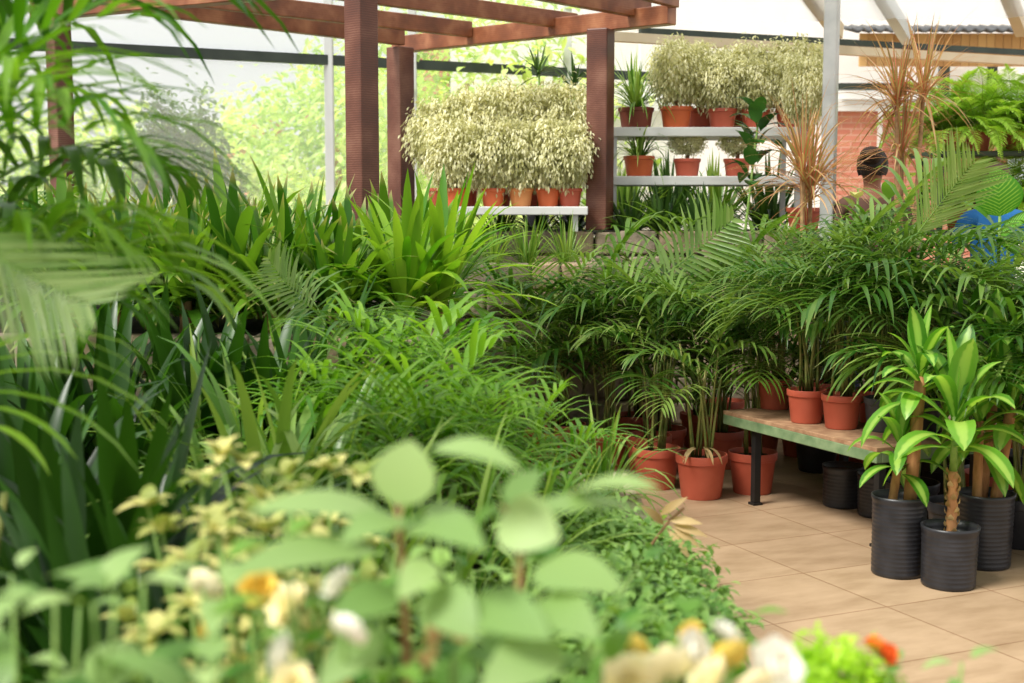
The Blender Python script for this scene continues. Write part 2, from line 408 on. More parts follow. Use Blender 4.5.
    def mesh(s, name, mats, smooth=True):
        me = bpy.data.meshes.new(name)
        me.from_pydata(s.v, [], s.f)
        for nm, dom, data in (('rnd', 'FACE', s.rn), ('uu', 'POINT', s.uu), ('tt', 'POINT', s.tt)):
            at_ = me.attributes.new(nm, 'FLOAT', dom); at_.data.foreach_set('value', data)
        for k in (mats if isinstance(mats, (list, tuple)) else [mats]): me.materials.append(M[k])
        me.polygons.foreach_set('material_index', s.mi)
        if smooth: me.polygons.foreach_set('use_smooth', [True]*len(s.f))
        me.update()
        return me
    def build(s, name, mats, parent=None, loc=(0, 0, 0), rz=0, smooth=True):
        return link(name, s.mesh(name, mats, smooth), parent, loc, (0, 0, rz))

def link(name, me, parent=None, loc=(0, 0, 0), rot=(0, 0, 0), scale=1):
    o = bpy.data.objects.new(name, me); COL.objects.link(o)
    o.location = loc; o.rotation_euler = rot
    o.scale = (scale,)*3 if not isinstance(scale, (tuple, list)) else scale
    if parent is not None: o.parent = parent
    return o
def tag(o, label=None, cat=None, group=None, kind=None):
    if label: o['label'] = label
    if cat: o['category'] = cat
    if group: o['group'] = group
    if kind: o['kind'] = kind
    return o
def thing(name, label, cat, loc=(0, 0, 0), rz=0, group=None, scale=1):
    o = link(name, None, None, loc, (0, 0, rz), scale)
    return tag(o, label, cat, group)
def struct(o):
    o['kind'] = 'structure'; return o
def dup(src, label, loc, rz=0, scale=1, group=None):
    """a copy of a thing with copies of its parts and sub-parts"""
    r = src.copy(); COL.objects.link(r); r.location = loc; r.rotation_euler = (0, 0, rz)
    r.scale = (scale,)*3 if not isinstance(scale, (tuple, list)) else scale
    r['label'] = label
    if group: r['group'] = group
    for ch in list(src.children):
        c = ch.copy(); COL.objects.link(c); c.parent = r
        for g in list(ch.children):
            d = g.copy(); COL.objects.link(d); d.parent = c
    return r
def auto_smooth(o, ang=35):
    me = o.data
    try: me.set_sharp_from_angle(angle=R(ang))
    except Exception: pass
    return o
def bevel(o, w=.004, n=2):
    m = o.modifiers.new('bevel', 'BEVEL'); m.width = w; m.segments = n; m.limit_method = 'ANGLE'; m.angle_limit = R(40)
    return o

# ---------------------------------------------------------------- plant parts
def pot_mesh(name, rt, rb, h, mat, rim=.018, n=32):
    b = MB()
    rh = h*.2
    k = rb + (rt-rb)*.8
    b.lathe([(rb*.96, 0), (rb, .006), (k-.004, h-rh), (rt-.002, h-rh+.003), (rt, h-.006), (rt-.002, h), (rt-.008, h), (rt-.01, h-.01), (rt-.014, h*.80)], n)
    me = b.mesh(name, mat)
    me.set_sharp_from_angle(angle=R(40))
    return me
def soil_mesh(r, z, n=24):
    b = MB()
    c = b.vert((0, 0, z+.012)); prev = None
    for rr, dz in ((r*.5, .008), (r, 0)):
        ring = [b.vert((rr*math.cos(2*PI*k/n), rr*math.sin(2*PI*k/n), z+dz+rnd.uniform(-.004, .004))) for k in range(n)]
        if prev is None:
            for k in range(n): b.face([c, ring[k], ring[(k+1) % n]])
        else:
            for k in range(n): b.face([prev[k], ring[k], ring[(k+1) % n], prev[(k+1) % n]])
        prev = ring
    return b.mesh('soil', 'soil')
def bag_mesh(name, r, h, mat, n=40):
    """ribbed black grow pot"""
    b = MB()
    pr = [(r*.9, 0), (r*.95, .006)]
    k = 0; z = .02
    while z < h-.03:
        rr = r*(.95+.05*z/h)
        pr += [(rr, z), (rr-.0022, z+.006), (rr, z+.012)]
        z += .0175
    pr += [(r, h-.02), (r+.003, h-.012), (r+.003, h), (r-.004, h), (r-.008, h-.03), (r-.01, h-.05)]
    b.lathe(pr, n)
    # slight dents
    for i, q in enumerate(b.v):
        a = math.atan2(q[1], q[0]); kx = 1+.012*math.sin(3*a+q[2]*9)+.006*math.sin(7*a+2)
        b.v[i] = (q[0]*kx, q[1]*kx, q[2])
    return b.mesh(name, mat)

def frond_mesh(mat, L=1.0, tilt=20, bend=80, pairs=26, leaflet=.26, width=.022, bare=.25, seed=0, vee=35, droop=.9, nseg=4, name='frond', tip_len=.35, fwd=None, flat=False):
    """a pinnate palm frond: grows from the origin up +z and arches over towards +x"""
    rd = random.Random(seed); b = MB()
    n = 16; pts = []; p = V((0, 0, 0)); a = R(tilt)
    for i in range(n+1):
        pts.append((p.copy(), a))
        t = i/n
        a2 = R(tilt) + R(bend)*(t**1.5)
        p = p + V((math.sin(a2), 0, math.cos(a2)))*(L/n); a = a2
    b.tube([q[0] for q in pts], [max(.0012, .0065*L*(1-.85*i/n)) for i in range(n+1)], 5, .5, 1)
    r0 = rd.random()*.6
    for k in range(pairs):
        t = bare + (1-bare)*(k+.3)/pairs
        i = min(n-1, int(t*n)); fr = t*n-i
        q = pts[i][0].lerp(pts[i+1][0], fr); ang = pts[i][1]+(pts[i+1][1]-pts[i][1])*fr
        d = V((math.sin(ang), 0, math.cos(ang))); up = V((-math.cos(ang), 0, math.sin(ang)))
        s = (k+.5)/pairs
        ln = leaflet*L*(.45+.9*math.sin(PI*(s*.82+.14)))*rd.uniform(.88, 1.08)
        if s > .8: ln = leaflet*L*(tip_len+ (1-s)*2.2)*rd.uniform(.9, 1.05)
        for sg in (-1, 1):
            fw = .35+.85*s if fwd is None else fwd
            dd = V((0, sg, 0))*math.cos(R(vee)*(1-.4*s)) + up*math.sin(R(vee)) + d*fw
            dd += V((rd.uniform(-.08, .08), rd.uniform(-.08, .08), rd.uniform(-.08, .08)))
            b.strap(q, dd, ln, width*L*rd.uniform(.85, 1.1), droop*rd.uniform(.7, 1.3), nseg,
                    prof=lambda t: (.5+t*2 if t < .25 else 1.0)*(1-max(0, (t-.35)/.65)**1.6)+.03, fold=.3, r=min(1, max(0, r0+rd.uniform(-.1, .4))), face=(1, 0, 0) if flat else None)
    return b.mesh(name, [mat, 'stem'])

def frond_set(mat, **kw):
    out = []
    for i, (tilt, bend) in enumerate([(6, 55), (14, 70), (22, 85), (30, 95), (42, 95), (56, 85)]):
        out.append(frond_mesh(mat, tilt=tilt, bend=bend, seed=i*13+5, **kw))
    return out

class Parts: pass
def cane_mesh(h, r, lean=(0, 0), mat='cane'):
    b = MB(); n = 5
    b.tube([(lean[0]*(i/n)**1.3, lean[1]*(i/n)**1.3, h*i/n) for i in range(n+1)], [r*(1-.35*i/n) for i in range(n+1)], 7)
    return b.mesh('cane', mat)
CANES = [cane_mesh(1, .008, (.05, .02)), cane_mesh(1, .0065, (-.07, .03)), cane_mesh(1, .0075, (.01, -.07)), cane_mesh(1, .006, (-.04, -.05))]

def add_palm(t, z0, height, fronds, nf, ncane, spread=.05, rng=None, cane_h=.42, fl=(.55, .85), lean=None, zlo=.3, azs=None):
    """canes and fronds of a clumping palm as parts of thing t; z0 = soil height, height = total height above the soil"""
    rng = rng or rnd
    bases = []
    for k in range(ncane):
        a = rng.uniform(0, 2*PI); rr = spread*math.sqrt(rng.random())
        bx, by = rr*math.cos(a), rr*math.sin(a)
        h = height*cane_h*rng.uniform(.75, 1.1)
        me = CANES[k % 4]; o = link('cane', me, t, (bx, by, z0), (0, 0, rng.uniform(0, 6)), (1, 1, h))
        bases.append((bx, by, h))
    for i in range(nf):
        bx, by, h = bases[i % ncane]
        k = min(5, int(6*(i+.5)/nf))
        fz = z0 + h*(rng.uniform(zlo, 1.0))
        sc_ = height*rng.uniform(*fl)
        az = i*2.4+rng.uniform(-.5, .5) if azs is None else azs[i % len(azs)]+rng.uniform(-.25, .25)
        link('frond', fronds[k], t, (bx, by, fz), (rng.uniform(-.1, .1), rng.uniform(-.08, .08), az), sc_)

def clump_mesh(mat, n, L, W, spread=.05, el=(25, 80), droop=1.0, seed=0, nseg=7, fold=.25, name='foliage', stem_h=0, prof=None, mats=None, lr=(.6, 1.05)):
    """rosette of strap leaves rising from the ground"""
    rd = random.Random(seed); b = MB()
    for i in range(n):
        a = i*2.39996+rd.uniform(-.3, .3); e = R(el[0]+(el[1]-el[0])*rd.random()**.8)
        rr = spread*math.sqrt(rd.random())
        base = V((rr*math.cos(a), rr*math.sin(a), stem_h*rd.random()))
        d = V((math.cos(a)*math.cos(e), math.sin(a)*math.cos(e), math.sin(e)))
        b.strap(base, d, L*rd.uniform(*lr), W*rd.uniform(.8, 1.15), droop*rd.uniform(.6, 1.4), nseg, fold=fold, r=rd.random(), prof=prof, wob=.02)
    return b.mesh(name, mat)

def fuzzy_crown(mat, n, rad, L, W, seed=0, droop=1.2, name='foliage', hang=True, clumps=26, cl=.35, shape='strap', jit=1.0):
    """a dense crown of small leaves carried in drooping sprays"""
    rd = random.Random(seed); b = MB()
    cs = []
    for k in range(clumps):
        z = 1-2*(k+.5)/clumps; a = k*2.39996; rr = math.sqrt(1-z*z)
        cs.append((V((rr*math.cos(a), rr*math.sin(a), z)), rd.uniform(.82, 1.08), rd.random()))
    for i in range(n):
        c, s, cr = cs[i % clumps]
        off = V((rd.gauss(0, 1), rd.gauss(0, 1), rd.gauss(0, 1)))*cl*jit
        q = (c*s*rd.uniform(.72, 1.0) + off*.55)
        p = V((q.x*rad[0], q.y*rad[1], q.z*rad[2]))
        out = q.normalized()
        d = out*.7 + V((rd.uniform(-1, 1), rd.uniform(-1, 1), rd.uniform(-1.0, .35)))
        if hang: d += V((0, 0, -.5))
        b.strap(p, d, L*rd.uniform(.7, 1.2), W*rd.uniform(.75, 1.2), droop, 3, fold=.35, r=min(1, max(0, .55*cr+.5*rd.random())),
                prof=lambda t: math.sin(PI*min(1, t*.9+.08)))
    return b.mesh(name, mat)

def bloom_mesh(mat, r, seed, whorls=4):
    rd = random.Random(seed); b = MB()
    for w in range(whorls):
        k = 6 if w < 2 else 5
        e = [12, 32, 54, 74][w]; L = r*[1.0, .92, .78, .6][w]
        for i in range(k):
            a = 2*PI*(i+.5*(w % 2))/k+rd.uniform(-.12, .12); el = R(e+rd.uniform(-6, 6))
            d = V((math.cos(a)*math.cos(el), math.sin(a)*math.cos(el), math.sin(el)))
            b.leaf((0, 0, .004*w), d*L, L*.95, up=V((-math.cos(a)*math.sin(el), -math.sin(a)*math.sin(el), math.cos(el))), arch=-.16, n=5, fold=.35, shape='round', r=rd.random())
    return b.mesh('bloom', mat)

# ================================================================ SETTING
def yaw_obj(o, a): o.rotation_euler = (0, 0, a); return o
b = MB(); S = 12
for q in ((-S, -S), (S, -S), (S, S), (-S, S)): b.vert((q[0], q[1], 0))
b.face([0, 1, 2, 3])
# tile grid follows the direction of the joints in the room
fl = b.build('floor', 'tiles', None, (TILE_ORG.x, TILE_ORG.y, 0), PI/2 - TILE_YAW, smooth=False)
struct(fl)
b = MB()
for q in ((-70, -30), (70, -30), (70, 90), (-70, 90)): b.vert((q[0], q[1], -.03))
b.face([0, 1, 2, 3])
M['outside'] = solid_mat('pale_gravel', srgb(196, 190, 170), srgb(214, 210, 190), 2, .9)
struct(b.build('ground', 'outside', smooth=False))

def stone_wall(name, segs, z1, thick=.22, course=.163, seed=1):
    """courses of rough blocks along each (a, b) segment, from the floor to z1"""
    rd = random.Random(seed); m = MB()
    for a, c in segs:
        a = V((a[0], a[1], 0)); c = V((c[0], c[1], 0)); d = c-a; L = d.length; d.normalize()
        nrm = V((d.y, -d.x, 0)); rot = Matrix((d, -nrm, V((0, 0, 1)))).transposed()
        # mortar core
        m.box((a+c)/2 + V((0, 0, z1/2-.02)) - nrm*(thick*.5+.02), (L, thick-.04, z1-.05), rot, .0)
        z = 0; k = 0
        nC = max(1, round(z1/course)); ch = z1/nC
        for k in range(nC):
            x = -rd.random()*.12
            while x < L:
                w = rd.uniform(.15, .3); x0 = max(0, x); x1 = min(L, x+w)
                if x1-x0 > .04:
                    pr = rd.uniform(0, .025)
                    m.box(a + d*((x0+x1)/2) + V((0, 0, (k+.5)*ch)) - nrm*(thick*.5) + nrm*pr, (x1-x0-.014, thick, ch-.014), rot, rd.random(), jitter=.006)
                x += w
    o = m.build(name, 'stone', smooth=False); struct(o); bevel(o, .014, 3)
    return o
def soil_top(name, x0, x1, y0, y1, z, step=.2):
    m = MB(); nx = max(2, int((x1-x0)/step)); ny = max(2, int((y1-y0)/step)); ids = []
    for j in range(ny+1):
        for i in range(nx+1):
            e = i in (0, nx) or j in (0, ny)
            ids.append(m.vert((x0+(x1-x0)*i/nx, y0+(y1-y0)*j/ny, z + (0 if e else rnd.uniform(-.01, .02)))))
    for j in range(ny):
        for i in range(nx):
            k = j*(nx+1)+i; m.face([ids[k], ids[k+1], ids[k+nx+2], ids[k+nx+1]])
    o = m.build(name, 'bed_soil'); struct(o); return o

XL = -.33
stone_wall('wall_raised_bed', [((-5, 5.2), (XL, 5.2)), ((XL, 5.2), (XL, 7.9))], .95, seed=3)
soil_top('ground_raised_bed', -5, XL-.2, 5.4, 10.4, .93, .35)
stone_wall('wall_front_tier', [((XL+.0, 7.9), (.55, 7.9)), ((.55, 7.9), (.55, 8.9))], 1.12, seed=5)
soil_top('ground_front_tier', XL-.2, .4, 8.1, 8.95, 1.08)
stone_wall('wall_back_tier', [((.55, 8.9), (2.7, 8.9)), ((2.7, 8.9), (2.7, 10.8))], 1.29, seed=8)
stone_wall('wall_back_tier_end', [((XL-.2, 8.96), (.55, 8.96))], 1.29, seed=9)
soil_top('ground_back_tier', XL-.2, 2.55, 9.1, 10.8, 1.26)
# front planting bed in which the near plants root
BZ = .45
stone_wall('wall_planting_bed', [((.42, .75), (.42, 4.95)), ((.42, 4.95), (-5, 4.95))], BZ+.02, seed=11)
stone_wall('wall_planting_bed_near', [((-5, .75), (.42, .75))], BZ+.02, seed=12)
soil_top('ground_planting_bed', -5, .3, .9, 4.8, BZ)

# ---- greenhouse side: glazing behind the pergola
ga, gb = on(88, 50, 2.9), on(561, 74, 2.9)
gd = (gb-ga); gd.z = 0; gd.normalize()
g0 = ga - gd*5.5; g1 = ga + gd*6.6
g0.z = g1.z = 0
def along(t): return g0 + gd*t
GL = (g1-g0).length
def pane(name, t0, t1, z0, z1):
    m = MB(); n = V((gd.y, -gd.x, 0))*.004
    m.box((along(t0)+along(t1))/2 + V((0, 0, (z0+z1)/2)), (t1-t0, .008, z1-z0), Matrix((gd, V((-gd.y, gd.x, 0)), V((0, 0, 1)))).transposed(), .5)
    return m
def gpos(u):   # where the sight line at photo column u meets the glazing line
    d = ray(u, 150); d.z = 0
    # solve d*s = g0 + gd*t
    det = d.x*(-gd.y) + gd.x*d.y
    s = (g0.x*(-gd.y) + gd.x*g0.y)/det
    p = d*s
    return (p-g0).dot(gd)
cuts = [0, 2.0, 4.0, gpos(330), gpos(413), gpos(567), GL]
for k in range(len(cuts)-1):
    w = struct(pane('window_%d' % (k+1), cuts[k]+.05, cuts[k+1]-.05, .1, 2.86).build('window_%d' % (k+1), 'glazing', smooth=False))
    m = pane('x', cuts[k]+.05, cuts[k+1]-.05, 2.98, 3.9)
    m.build('upper_pane', 'glazing', w, smooth=False)
gm = Matrix((gd, V((-gd.y, gd.x, 0)), V((0, 0, 1)))).transposed()
m = MB(); m.bar(along(0)+V((0, 0, 2.92)), along(GL)+V((0, 0, 2.92)), .08, .1)
struct(m.build('trim_1', 'dark_metal', smooth=False))
for k, t in enumerate(cuts[1:-1]):
    m = MB(); m.bar(along(t), along(t)+V((0, 0, 4.0)), .09, .09, up=V((0, 1, 0)))
    struct(bevel(m.build('column_%d' % (k+1), 'grey_metal', smooth=False), .008))
m = MB(); m.bar(along(0)+V((0, 0, .05)), along(GL)+V((0, 0, .05)), .12, .1)
struct(m.build('trim_2', 'grey_metal', smooth=False))

# ---- steel post, eaves rails and roof on the right
pp = at(829, 150, 8.55); pp.z = 0
m = MB(); m.bar(pp, pp+V((0, 0, 3.7)), .085, .085, up=V((.45, .9, 0)))
struct(bevel(m.build('column_6', 'metal', smooth=False), .01))
def rail(name, u0, v0, u1, v1, z, w, h, mat):
    a, c = on(u0, v0, z), on(u1, v1, z); m = MB(); m.bar(a, c, w, h)
    return struct(m.build(name, mat, smooth=False))
rail('trim_3', 640, 31, 1120, 58, 2.85, .05, .05, 'dark_metal')
rail('trim_4', 600, 36, 1120, 67, 2.75, .08, .07, 'beige')
# milky roof sheet over the right bay, climbing towards the viewer
r0, r1 = on(585, 24, 2.93), on(1240, 14, 2.93)
rdir = (r1-r0).normalized(); rn = V((rdir.y, -rdir.x, 0))
m = MB(); nw = 60; rows = [(0, 0), (5, 1.35)]
for k in range(nw+1):
    for dist, dz in rows:
        q = r0.lerp(r1, k/nw) + rn*dist + V((0, 0, dz + .012*math.sin(k*2.2)))
        m.vert(q)
for k in range(nw): m.face([2*k, 2*k+1, 2*k+3, 2*k+2])
struct(m.build('roof_sheet', 'roof_sheet'))
for k, (u, v) in enumerate(((838, 30), (908, 36), (1022, 28))):
    a = on(u, v+2, 2.9) ; q = a + rn*4.6 + V((0, 0, 1.22)) - rdir*1.9
    m = MB(); m.bar(a, q, .09, .12)
    struct(m.build('beam_%d' % (k+1), 'beige' if k != 1 else 'grey_metal', smooth=False))

# ---- building across the yard
def wallbox(name, u0, u1, v0, v1, Y, mat, th=.2, parent=None):
    a = at(u0, v1, Y); c = at(u1, v0, Y); m = MB()
    m.box(((a.x+c.x)/2, Y+th/2, (a.z+c.z)/2), (abs(c.x-a.x), th, abs(c.z-a.z)), None, .5)
    return m.build(name, mat, parent, smooth=False)
bld = thing('building', 'white and brick building with a golden boarded fascia across the yard', 'building')
def bpart(name, u0, u1, v0, v1, Y, mat, th=.2, zmin=None):
    o = wallbox(name, u0, u1, v0, v1, Y, mat, th, bld); return o
bpart('rendered_wall', 640, 1200, -60, 100, 17.0, 'pink_wall')
bpart('brick_wall', 832, 1010, 108, 345, 16.9, 'brick')
bpart('lower_wall', 560, 832, 108, 345, 16.9, 'pink_wall')
bpart('white_band', 560, 1200, 99, 111, 16.8, 'white_board')
bpart('dark_ledge', 838, 925, 83, 89, 16.7, 'dark_metal')
bpart('drainpipe', 876, 883, 110, 260, 16.7, 'white_board', .1)
m = MB(); x0 = at(860, 50, 16.2).x; x1 = at(1040, 50, 16.2).x; zt, zb_ = at(900, 33, 16.2).z, at(900, 66, 16.2).z
x = x0
while x < x1:
    m.box((x+.05, 16.25, (zt+zb_)/2), (.094, .04, zt-zb_), None, rnd.random()); x += .1
m.build('boarded_fascia', 'planks', bld, smooth=False)
m = MB(); prev = None
for k in range(81):
    x = x0-.2 + (x1-x0+.5)*k/80; z = zt+.02+.02*math.sin(k*1.6)
    a = m.vert((x, 15.9, z-.01)); c = m.vert((x, 16.5, z+.1))
    if prev: m.face([prev[0], a, c, prev[1]])
    prev = (a, c)
o = m.build('corrugated_roof_edge', 'grey_pot', bld)
sm = o.modifiers.new('thickness', 'SOLIDIFY'); sm.thickness = .03
w = bpart('window_frame', 940, 998, 62, 98, 16.85, 'dark_metal', .1)
q = at(969, 80, 16.8); m = MB()
m.box((q.x, 16.83, q.z), (.28*1.6, .02, .34), None, .5); m.build('pane', 'white_board', w, smooth=False)
pk = thing('garden_house', 'pale pinkish brick house showing beyond the pergola corner', 'house')
o = wallbox('brick_front', 420, 450, 20, 330, 24, 'brick', .3, pk)
o = wallbox('front_wall', 450, 700, -30, 330, 24, 'pink_wall', .3, pk)
o = wallbox('brick_end', 640, 720, -40, 40, 23.6, 'brick', .3, pk)

# ---- garden beyond the glazing
def tree(name, label, u, vtop, Y, w, mat, seed, n=2600, leaf=.16, group=None, blossoms=None, conifer=False):
    p = at(u, 150, Y); top = at(u, vtop, Y).z
    t = thing(name, label, 'tree' if 'tree' in name else 'shrub', (p.x, Y, -.03), 0, group)
    hgt = top; rz = hgt*.42
    m = MB(); m.tube([(0, 0, 0), (.04, 0, hgt*.3), (-.03, .05, hgt*.7)], [.09, .07, .03], 8); m.build('trunk', 'bark', t)
    me = fuzzy_crown(mat, n, (w, w*.8, rz), leaf, leaf*.5, seed, .6, clumps=34, cl=.3, hang=False)
    link('foliage', me, t, (0, 0, hgt-rz*.98))
    if blossoms:
        me = fuzzy_crown(blossoms, 60, (w*.95, w*.8, rz*.9), .14, .14, seed+1, .2, clumps=12, cl=.12, hang=False)
        link('blossoms', me, t, (0, 0, hgt-rz*1.02))
    return t
tree('garden_tree', 'pale green sunlit tree seen between the first steel column and the near pergola post', 338, 52, 19, 1.0, 'garden', 1)
tree('garden_tree', 'bright yellow-green garden tree left of the first steel column, with pinkish blossoms', 285, 78, 20, 1.25, 'garden', 2, blossoms='petal_pink')
tree('garden_tree', 'washed-out yellow-green tree between the arching palm tips and the blossoming tree', 232, 118, 22, 1.2, 'garden', 3)
tree('garden_tree', 'sunlit garden tree showing in the gap between the two thick pergola posts', 392, 70, 21, 1.0, 'garden', 4)
tree('garden_shrub', 'low pale yellow-green shrub outside the glass behind the arching palm frond tips', 120, 118, 17, 1.0, 'garden', 5)
tree('garden_evergreen_tree', 'soft grey-green evergreen tree standing outside behind the glass', 190, 106, 16, .55, 'garden_dark', 6, 5200, leaf=.10)
tree('garden_evergreen_tree', 'smaller dark evergreen tree beside the grey-green one outside the glass', 158, 92, 15.5, .32, 'garden_dark', 7, 3200, leaf=.09)
tree('garden_tree', 'leafy tree seen through the open pergola roof above the rafters', 470, -30, 15.5, 1.6, 'garden', 9, 3000)
for k, (u, lab) in enumerate(((20, 'pale shrub outside the glass at the far end beyond the corner pergola post'), (255, 'low round pale shrub at the foot of the blossoming tree outside'), (440, 'pale shrub outside the glass behind the cream weeping figs'))):
    tree('garden_shrub', lab, u, 165 if k else 120, 16.5, 1.2, 'garden', 20+k)

# ================================================================ PERGOLA
pg = thing('pergola', 'red-brown stained timber pergola with square posts and open rafters', 'pergola')
SZ = 2.60
BH = .115
def post(u, Y, z0, w, ztop, yaw):
    p = at(u, 150, Y); m = MB()
    m.bar((p.x, p.y, z0), (p.x, p.y, ztop), w, w, up=V((math.sin(yaw), math.cos(yaw), 0)))
    o = bevel(m.build('post', 'post', pg, smooth=False), .008); return o
YAWP = R(42)
post(362.5, 7.2, .95, .128, SZ+.0, YAWP)
post(401, 10.0, .94, .145, SZ, YAWP)
post(600, 8.99, 1.292, .145, SZ, R(25))
post(62, 8.3, .94, .115, SZ, YAWP)
def beam(name, p0, p1, z, w=.07, h=BH):
    a = on(p0[0], p0[1], z); c = on(p1[0], p1[1], z); m = MB()
    a.z = c.z = z + h/2
    m.bar(a, c, w, h); return bevel(m.build(name, 'wood', pg, smooth=False), .006)
def ext(p, q, t):
    return (p[0]+(q[0]-p[0])*t, p[1]+(q[1]-p[1])*t)
beam('beam', (396, 53.5), (672, 24.5), SZ, .10, .12)          # over the two far posts
beam('beam', (36, 20.5), (420, -14), SZ, .10, .12)            # over the corner post and the near post
beam('beam', (143, 15), (402, 45.5), SZ+.01, .07, .11)        # far side
beam('rafter', (190, 6.5), (470, 37.5), SZ+.05, .06, .11)
beam('rafter', (300, -5), (575, 30), SZ+.06, .06, .11)
beam('rafter', (470, -12), (648, 19.5), SZ+.07, .06, .12)
beam('rafter', (620, -6), (676, 8), SZ+.10, .05, .10)
m = MB()
a = on(500, 33, SZ+.16); c = on(605, 17, SZ+.16); m.bar(a, c, .08, .05); bevel(m.build('cross_block', 'wood', pg, smooth=False), .005)

# ================================================================ SHELVES AND BENCH
def board_shelf(name, label, x0, x1, y0, y1, zs, legs_z, mats=('white_board', 'metal'), th=.05, inset=.08):
    t = thing(name, label, 'shelf', ((x0+x1)/2, (y0+y1)/2, legs_z))
    for z in zs:
        m = MB(); m.box((0, 0, z-legs_z-th/2), (x1-x0, y1-y0, th), None, .5)
        bevel(m.build('board', mats[0], t, smooth=False), .006)
    for sx in (-1, 1):
        for sy in (-1, 1):
            m = MB(); zz = max(zs)-legs_z-th
            m.box((sx*((x1-x0)/2-inset), sy*((y1-y0)/2-.05), zz/2), (.035, .035, zz), None, .5)
            m.build('leg', mats[1], t, smooth=False)
    return t
SHL = 1.447
board_shelf('plant_shelf', 'long white board shelf carrying the cream weeping figs beside the pergola post', at(436, 206, 8.8).x, .493, 8.80, 9.45, [SHL], 1.285, th=.055)
RY0, RY1 = 9.15, 9.75
ZU = at(690, 127, RY0).z; ZL = at(690, 176, RY0).z
xr0, xr1 = at(603, 130, RY0).x, at(812, 130, RY0).x
board_shelf('plant_rack', 'two-tier white plant rack standing on the stone tier behind the palms', xr0, xr1, RY0, RY1, [ZU, ZL], 1.265, th=.062)

# bench along the aisle
I = V((math.cos(TILE_YAW), -math.sin(TILE_YAW), 0)); J = V((math.sin(TILE_YAW), math.cos(TILE_YAW), 0))
leg0 = on(751, 505, 0)
ZB = at(751, 416, leg0.y).z
# left end of the front edge: where the sight line at column 722 crosses the front line
def hit(p, d, u):
    k = (u-512)/F; rr = ray(u, 412); k = rr.x/rr.y
    s = (k*p.y - p.x)/(d.x - k*d.y); return p + d*s
fl0 = hit(leg0 - J*.02, I, 723)
BL, BW = 1.16, .62
bc = fl0 + I*(BL/2) + J*(BW/2); bc.z = 0
bench = thing('plant_bench', 'low plant bench with a worn brown top, green edge and black legs', 'bench', bc, math.atan2(I.y, I.x))
m = MB(); m.box((0, 0, ZB-.012), (BL, BW, .02), None, .5); bevel(m.build('top', 'bench_top', bench, smooth=False), .003)
m = MB()
for sy in (-1, 1): m.box((0, sy*(BW/2-.015), ZB-.045), (BL, .03, .05), None, .5)
for sx in (-1, 1): m.box((sx*(BL/2-.015), 0, ZB-.045), (.03, BW-.06, .05), None, .5)
bevel(m.build('edge_frame', 'bench_green', bench, smooth=False), .004)
lo = (leg0-fl0).dot(I)
for sx in (lo-BL/2, BL/2-.03):
    for sy in (-1, 1):
        m = MB(); m.box((sx, sy*(BW/2-.045), (ZB-.07)/2), (.034, .034, ZB-.07), None, .5); m.box((sx, sy*(BW/2-.045), .006), (.05, .05, .012), None, .5)
        m.build('leg', 'black_metal', bench, smooth=False)

# ================================================================ CREAM WEEPING FIGS
fig_crowns = [fuzzy_crown('cream', 4200, (.25, .23, .27), .042, .017, 30+i, 1.1, clumps=44, cl=.24) for i in range(3)]
fig_pots = {k: pot_mesh('pot', .088, .066, .125, k) for k in ('terracotta_orange', 'terracotta', 'terracotta_pale')}
fig_soil = soil_mesh(.074, .105)
def fig(label, loc, potk, crown, s=1, crown_z=.40, cs=(1, 1, 1), group='cream weeping figs', trunk=True):
    t = thing('weeping_fig', label, 'potted plant', loc, 0, group, s)
    link('pot', fig_pots[potk], t); link('soil', fig_soil, t)
    mm = MB()
    for k in range(2): mm.tube([(.01*k, 0, .11), (.02*(k-.5), .01, .22), (.05*(k-.5), -.01*k, crown_z-.05)], [.009, .008, .005], 7)
    mm.build('trunk', 'wood_stem', t)
    link('foliage', fig_crowns[crown], t, (0, 0, crown_z), (0, 0, rnd.uniform(0, 6)), cs)
    return t
def px(u, v, Y, z):
    p = at(u, v, Y); p.z = z; return p
GF = 'cream weeping figs on the long white shelf'
row = [(455, 'terracotta_orange', 'leftmost of the front row, behind strap leaves'), (493, 'terracotta_orange', 'second of the front row from its left end'), (521, 'terracotta_pale', 'in the paler worn pot of the front row'), (548, 'terracotta_orange', 'second of the front row from the pergola post'), (570, 'terracotta', 'right beside the dark pergola post')]
for k, (u, pk_, lab) in enumerate(row):
    p = px(u, 200, 8.98, SHL); fig('cream weeping fig on the long shelf, '+lab, p, pk_, k % 3, .96, .36, (.84, .8, .9), GF)
row2 = [(440, .50, 'crown touching the second pergola post'), (466, .56, 'tall crown rising behind the leftmost front pot'), (500, .60, 'tall crown rising behind the second front pot'), (536, .60, 'rising between pale pot and pergola post'), (562, .60, 'tall crown close behind the pergola post')]
for k, (u, cz, lab) in enumerate(row2):
    p = px(u, 200, 9.28, SHL); fig('weeping fig, back row of the long shelf, '+lab, p, 'terracotta', (k+1) % 3, 1.0, cz, (.86, .8, .92), GF)
GR = 'cream weeping figs on the two-tier rack'
rack_pots = {k: pot_mesh('pot', .118, .092, .15, k) for k in ('terracotta_orange', 'terracotta')}
rack_soil = soil_mesh(.10, .125)
def rack_fig(label, loc, potk, crown, cz, cs, s=1, dz=0):
    t = thing('weeping_fig', label, 'potted plant', loc, 0, GR, s)
    link('pot', rack_pots[potk], t); link('soil', rack_soil, t)
    mm = MB()
    for k in range(2): mm.tube([(.01*k, 0, .13), (.03*(k-.5), .01, .26), (.06*(k-.5), -.01*k, cz-.05)], [.01, .009, .005], 7)
    mm.build('trunk', 'wood_stem', t)
    link('foliage', fig_crowns[crown], t, (0, 0, cz), (0, 0, rnd.uniform(0, 6)), cs)
    return t
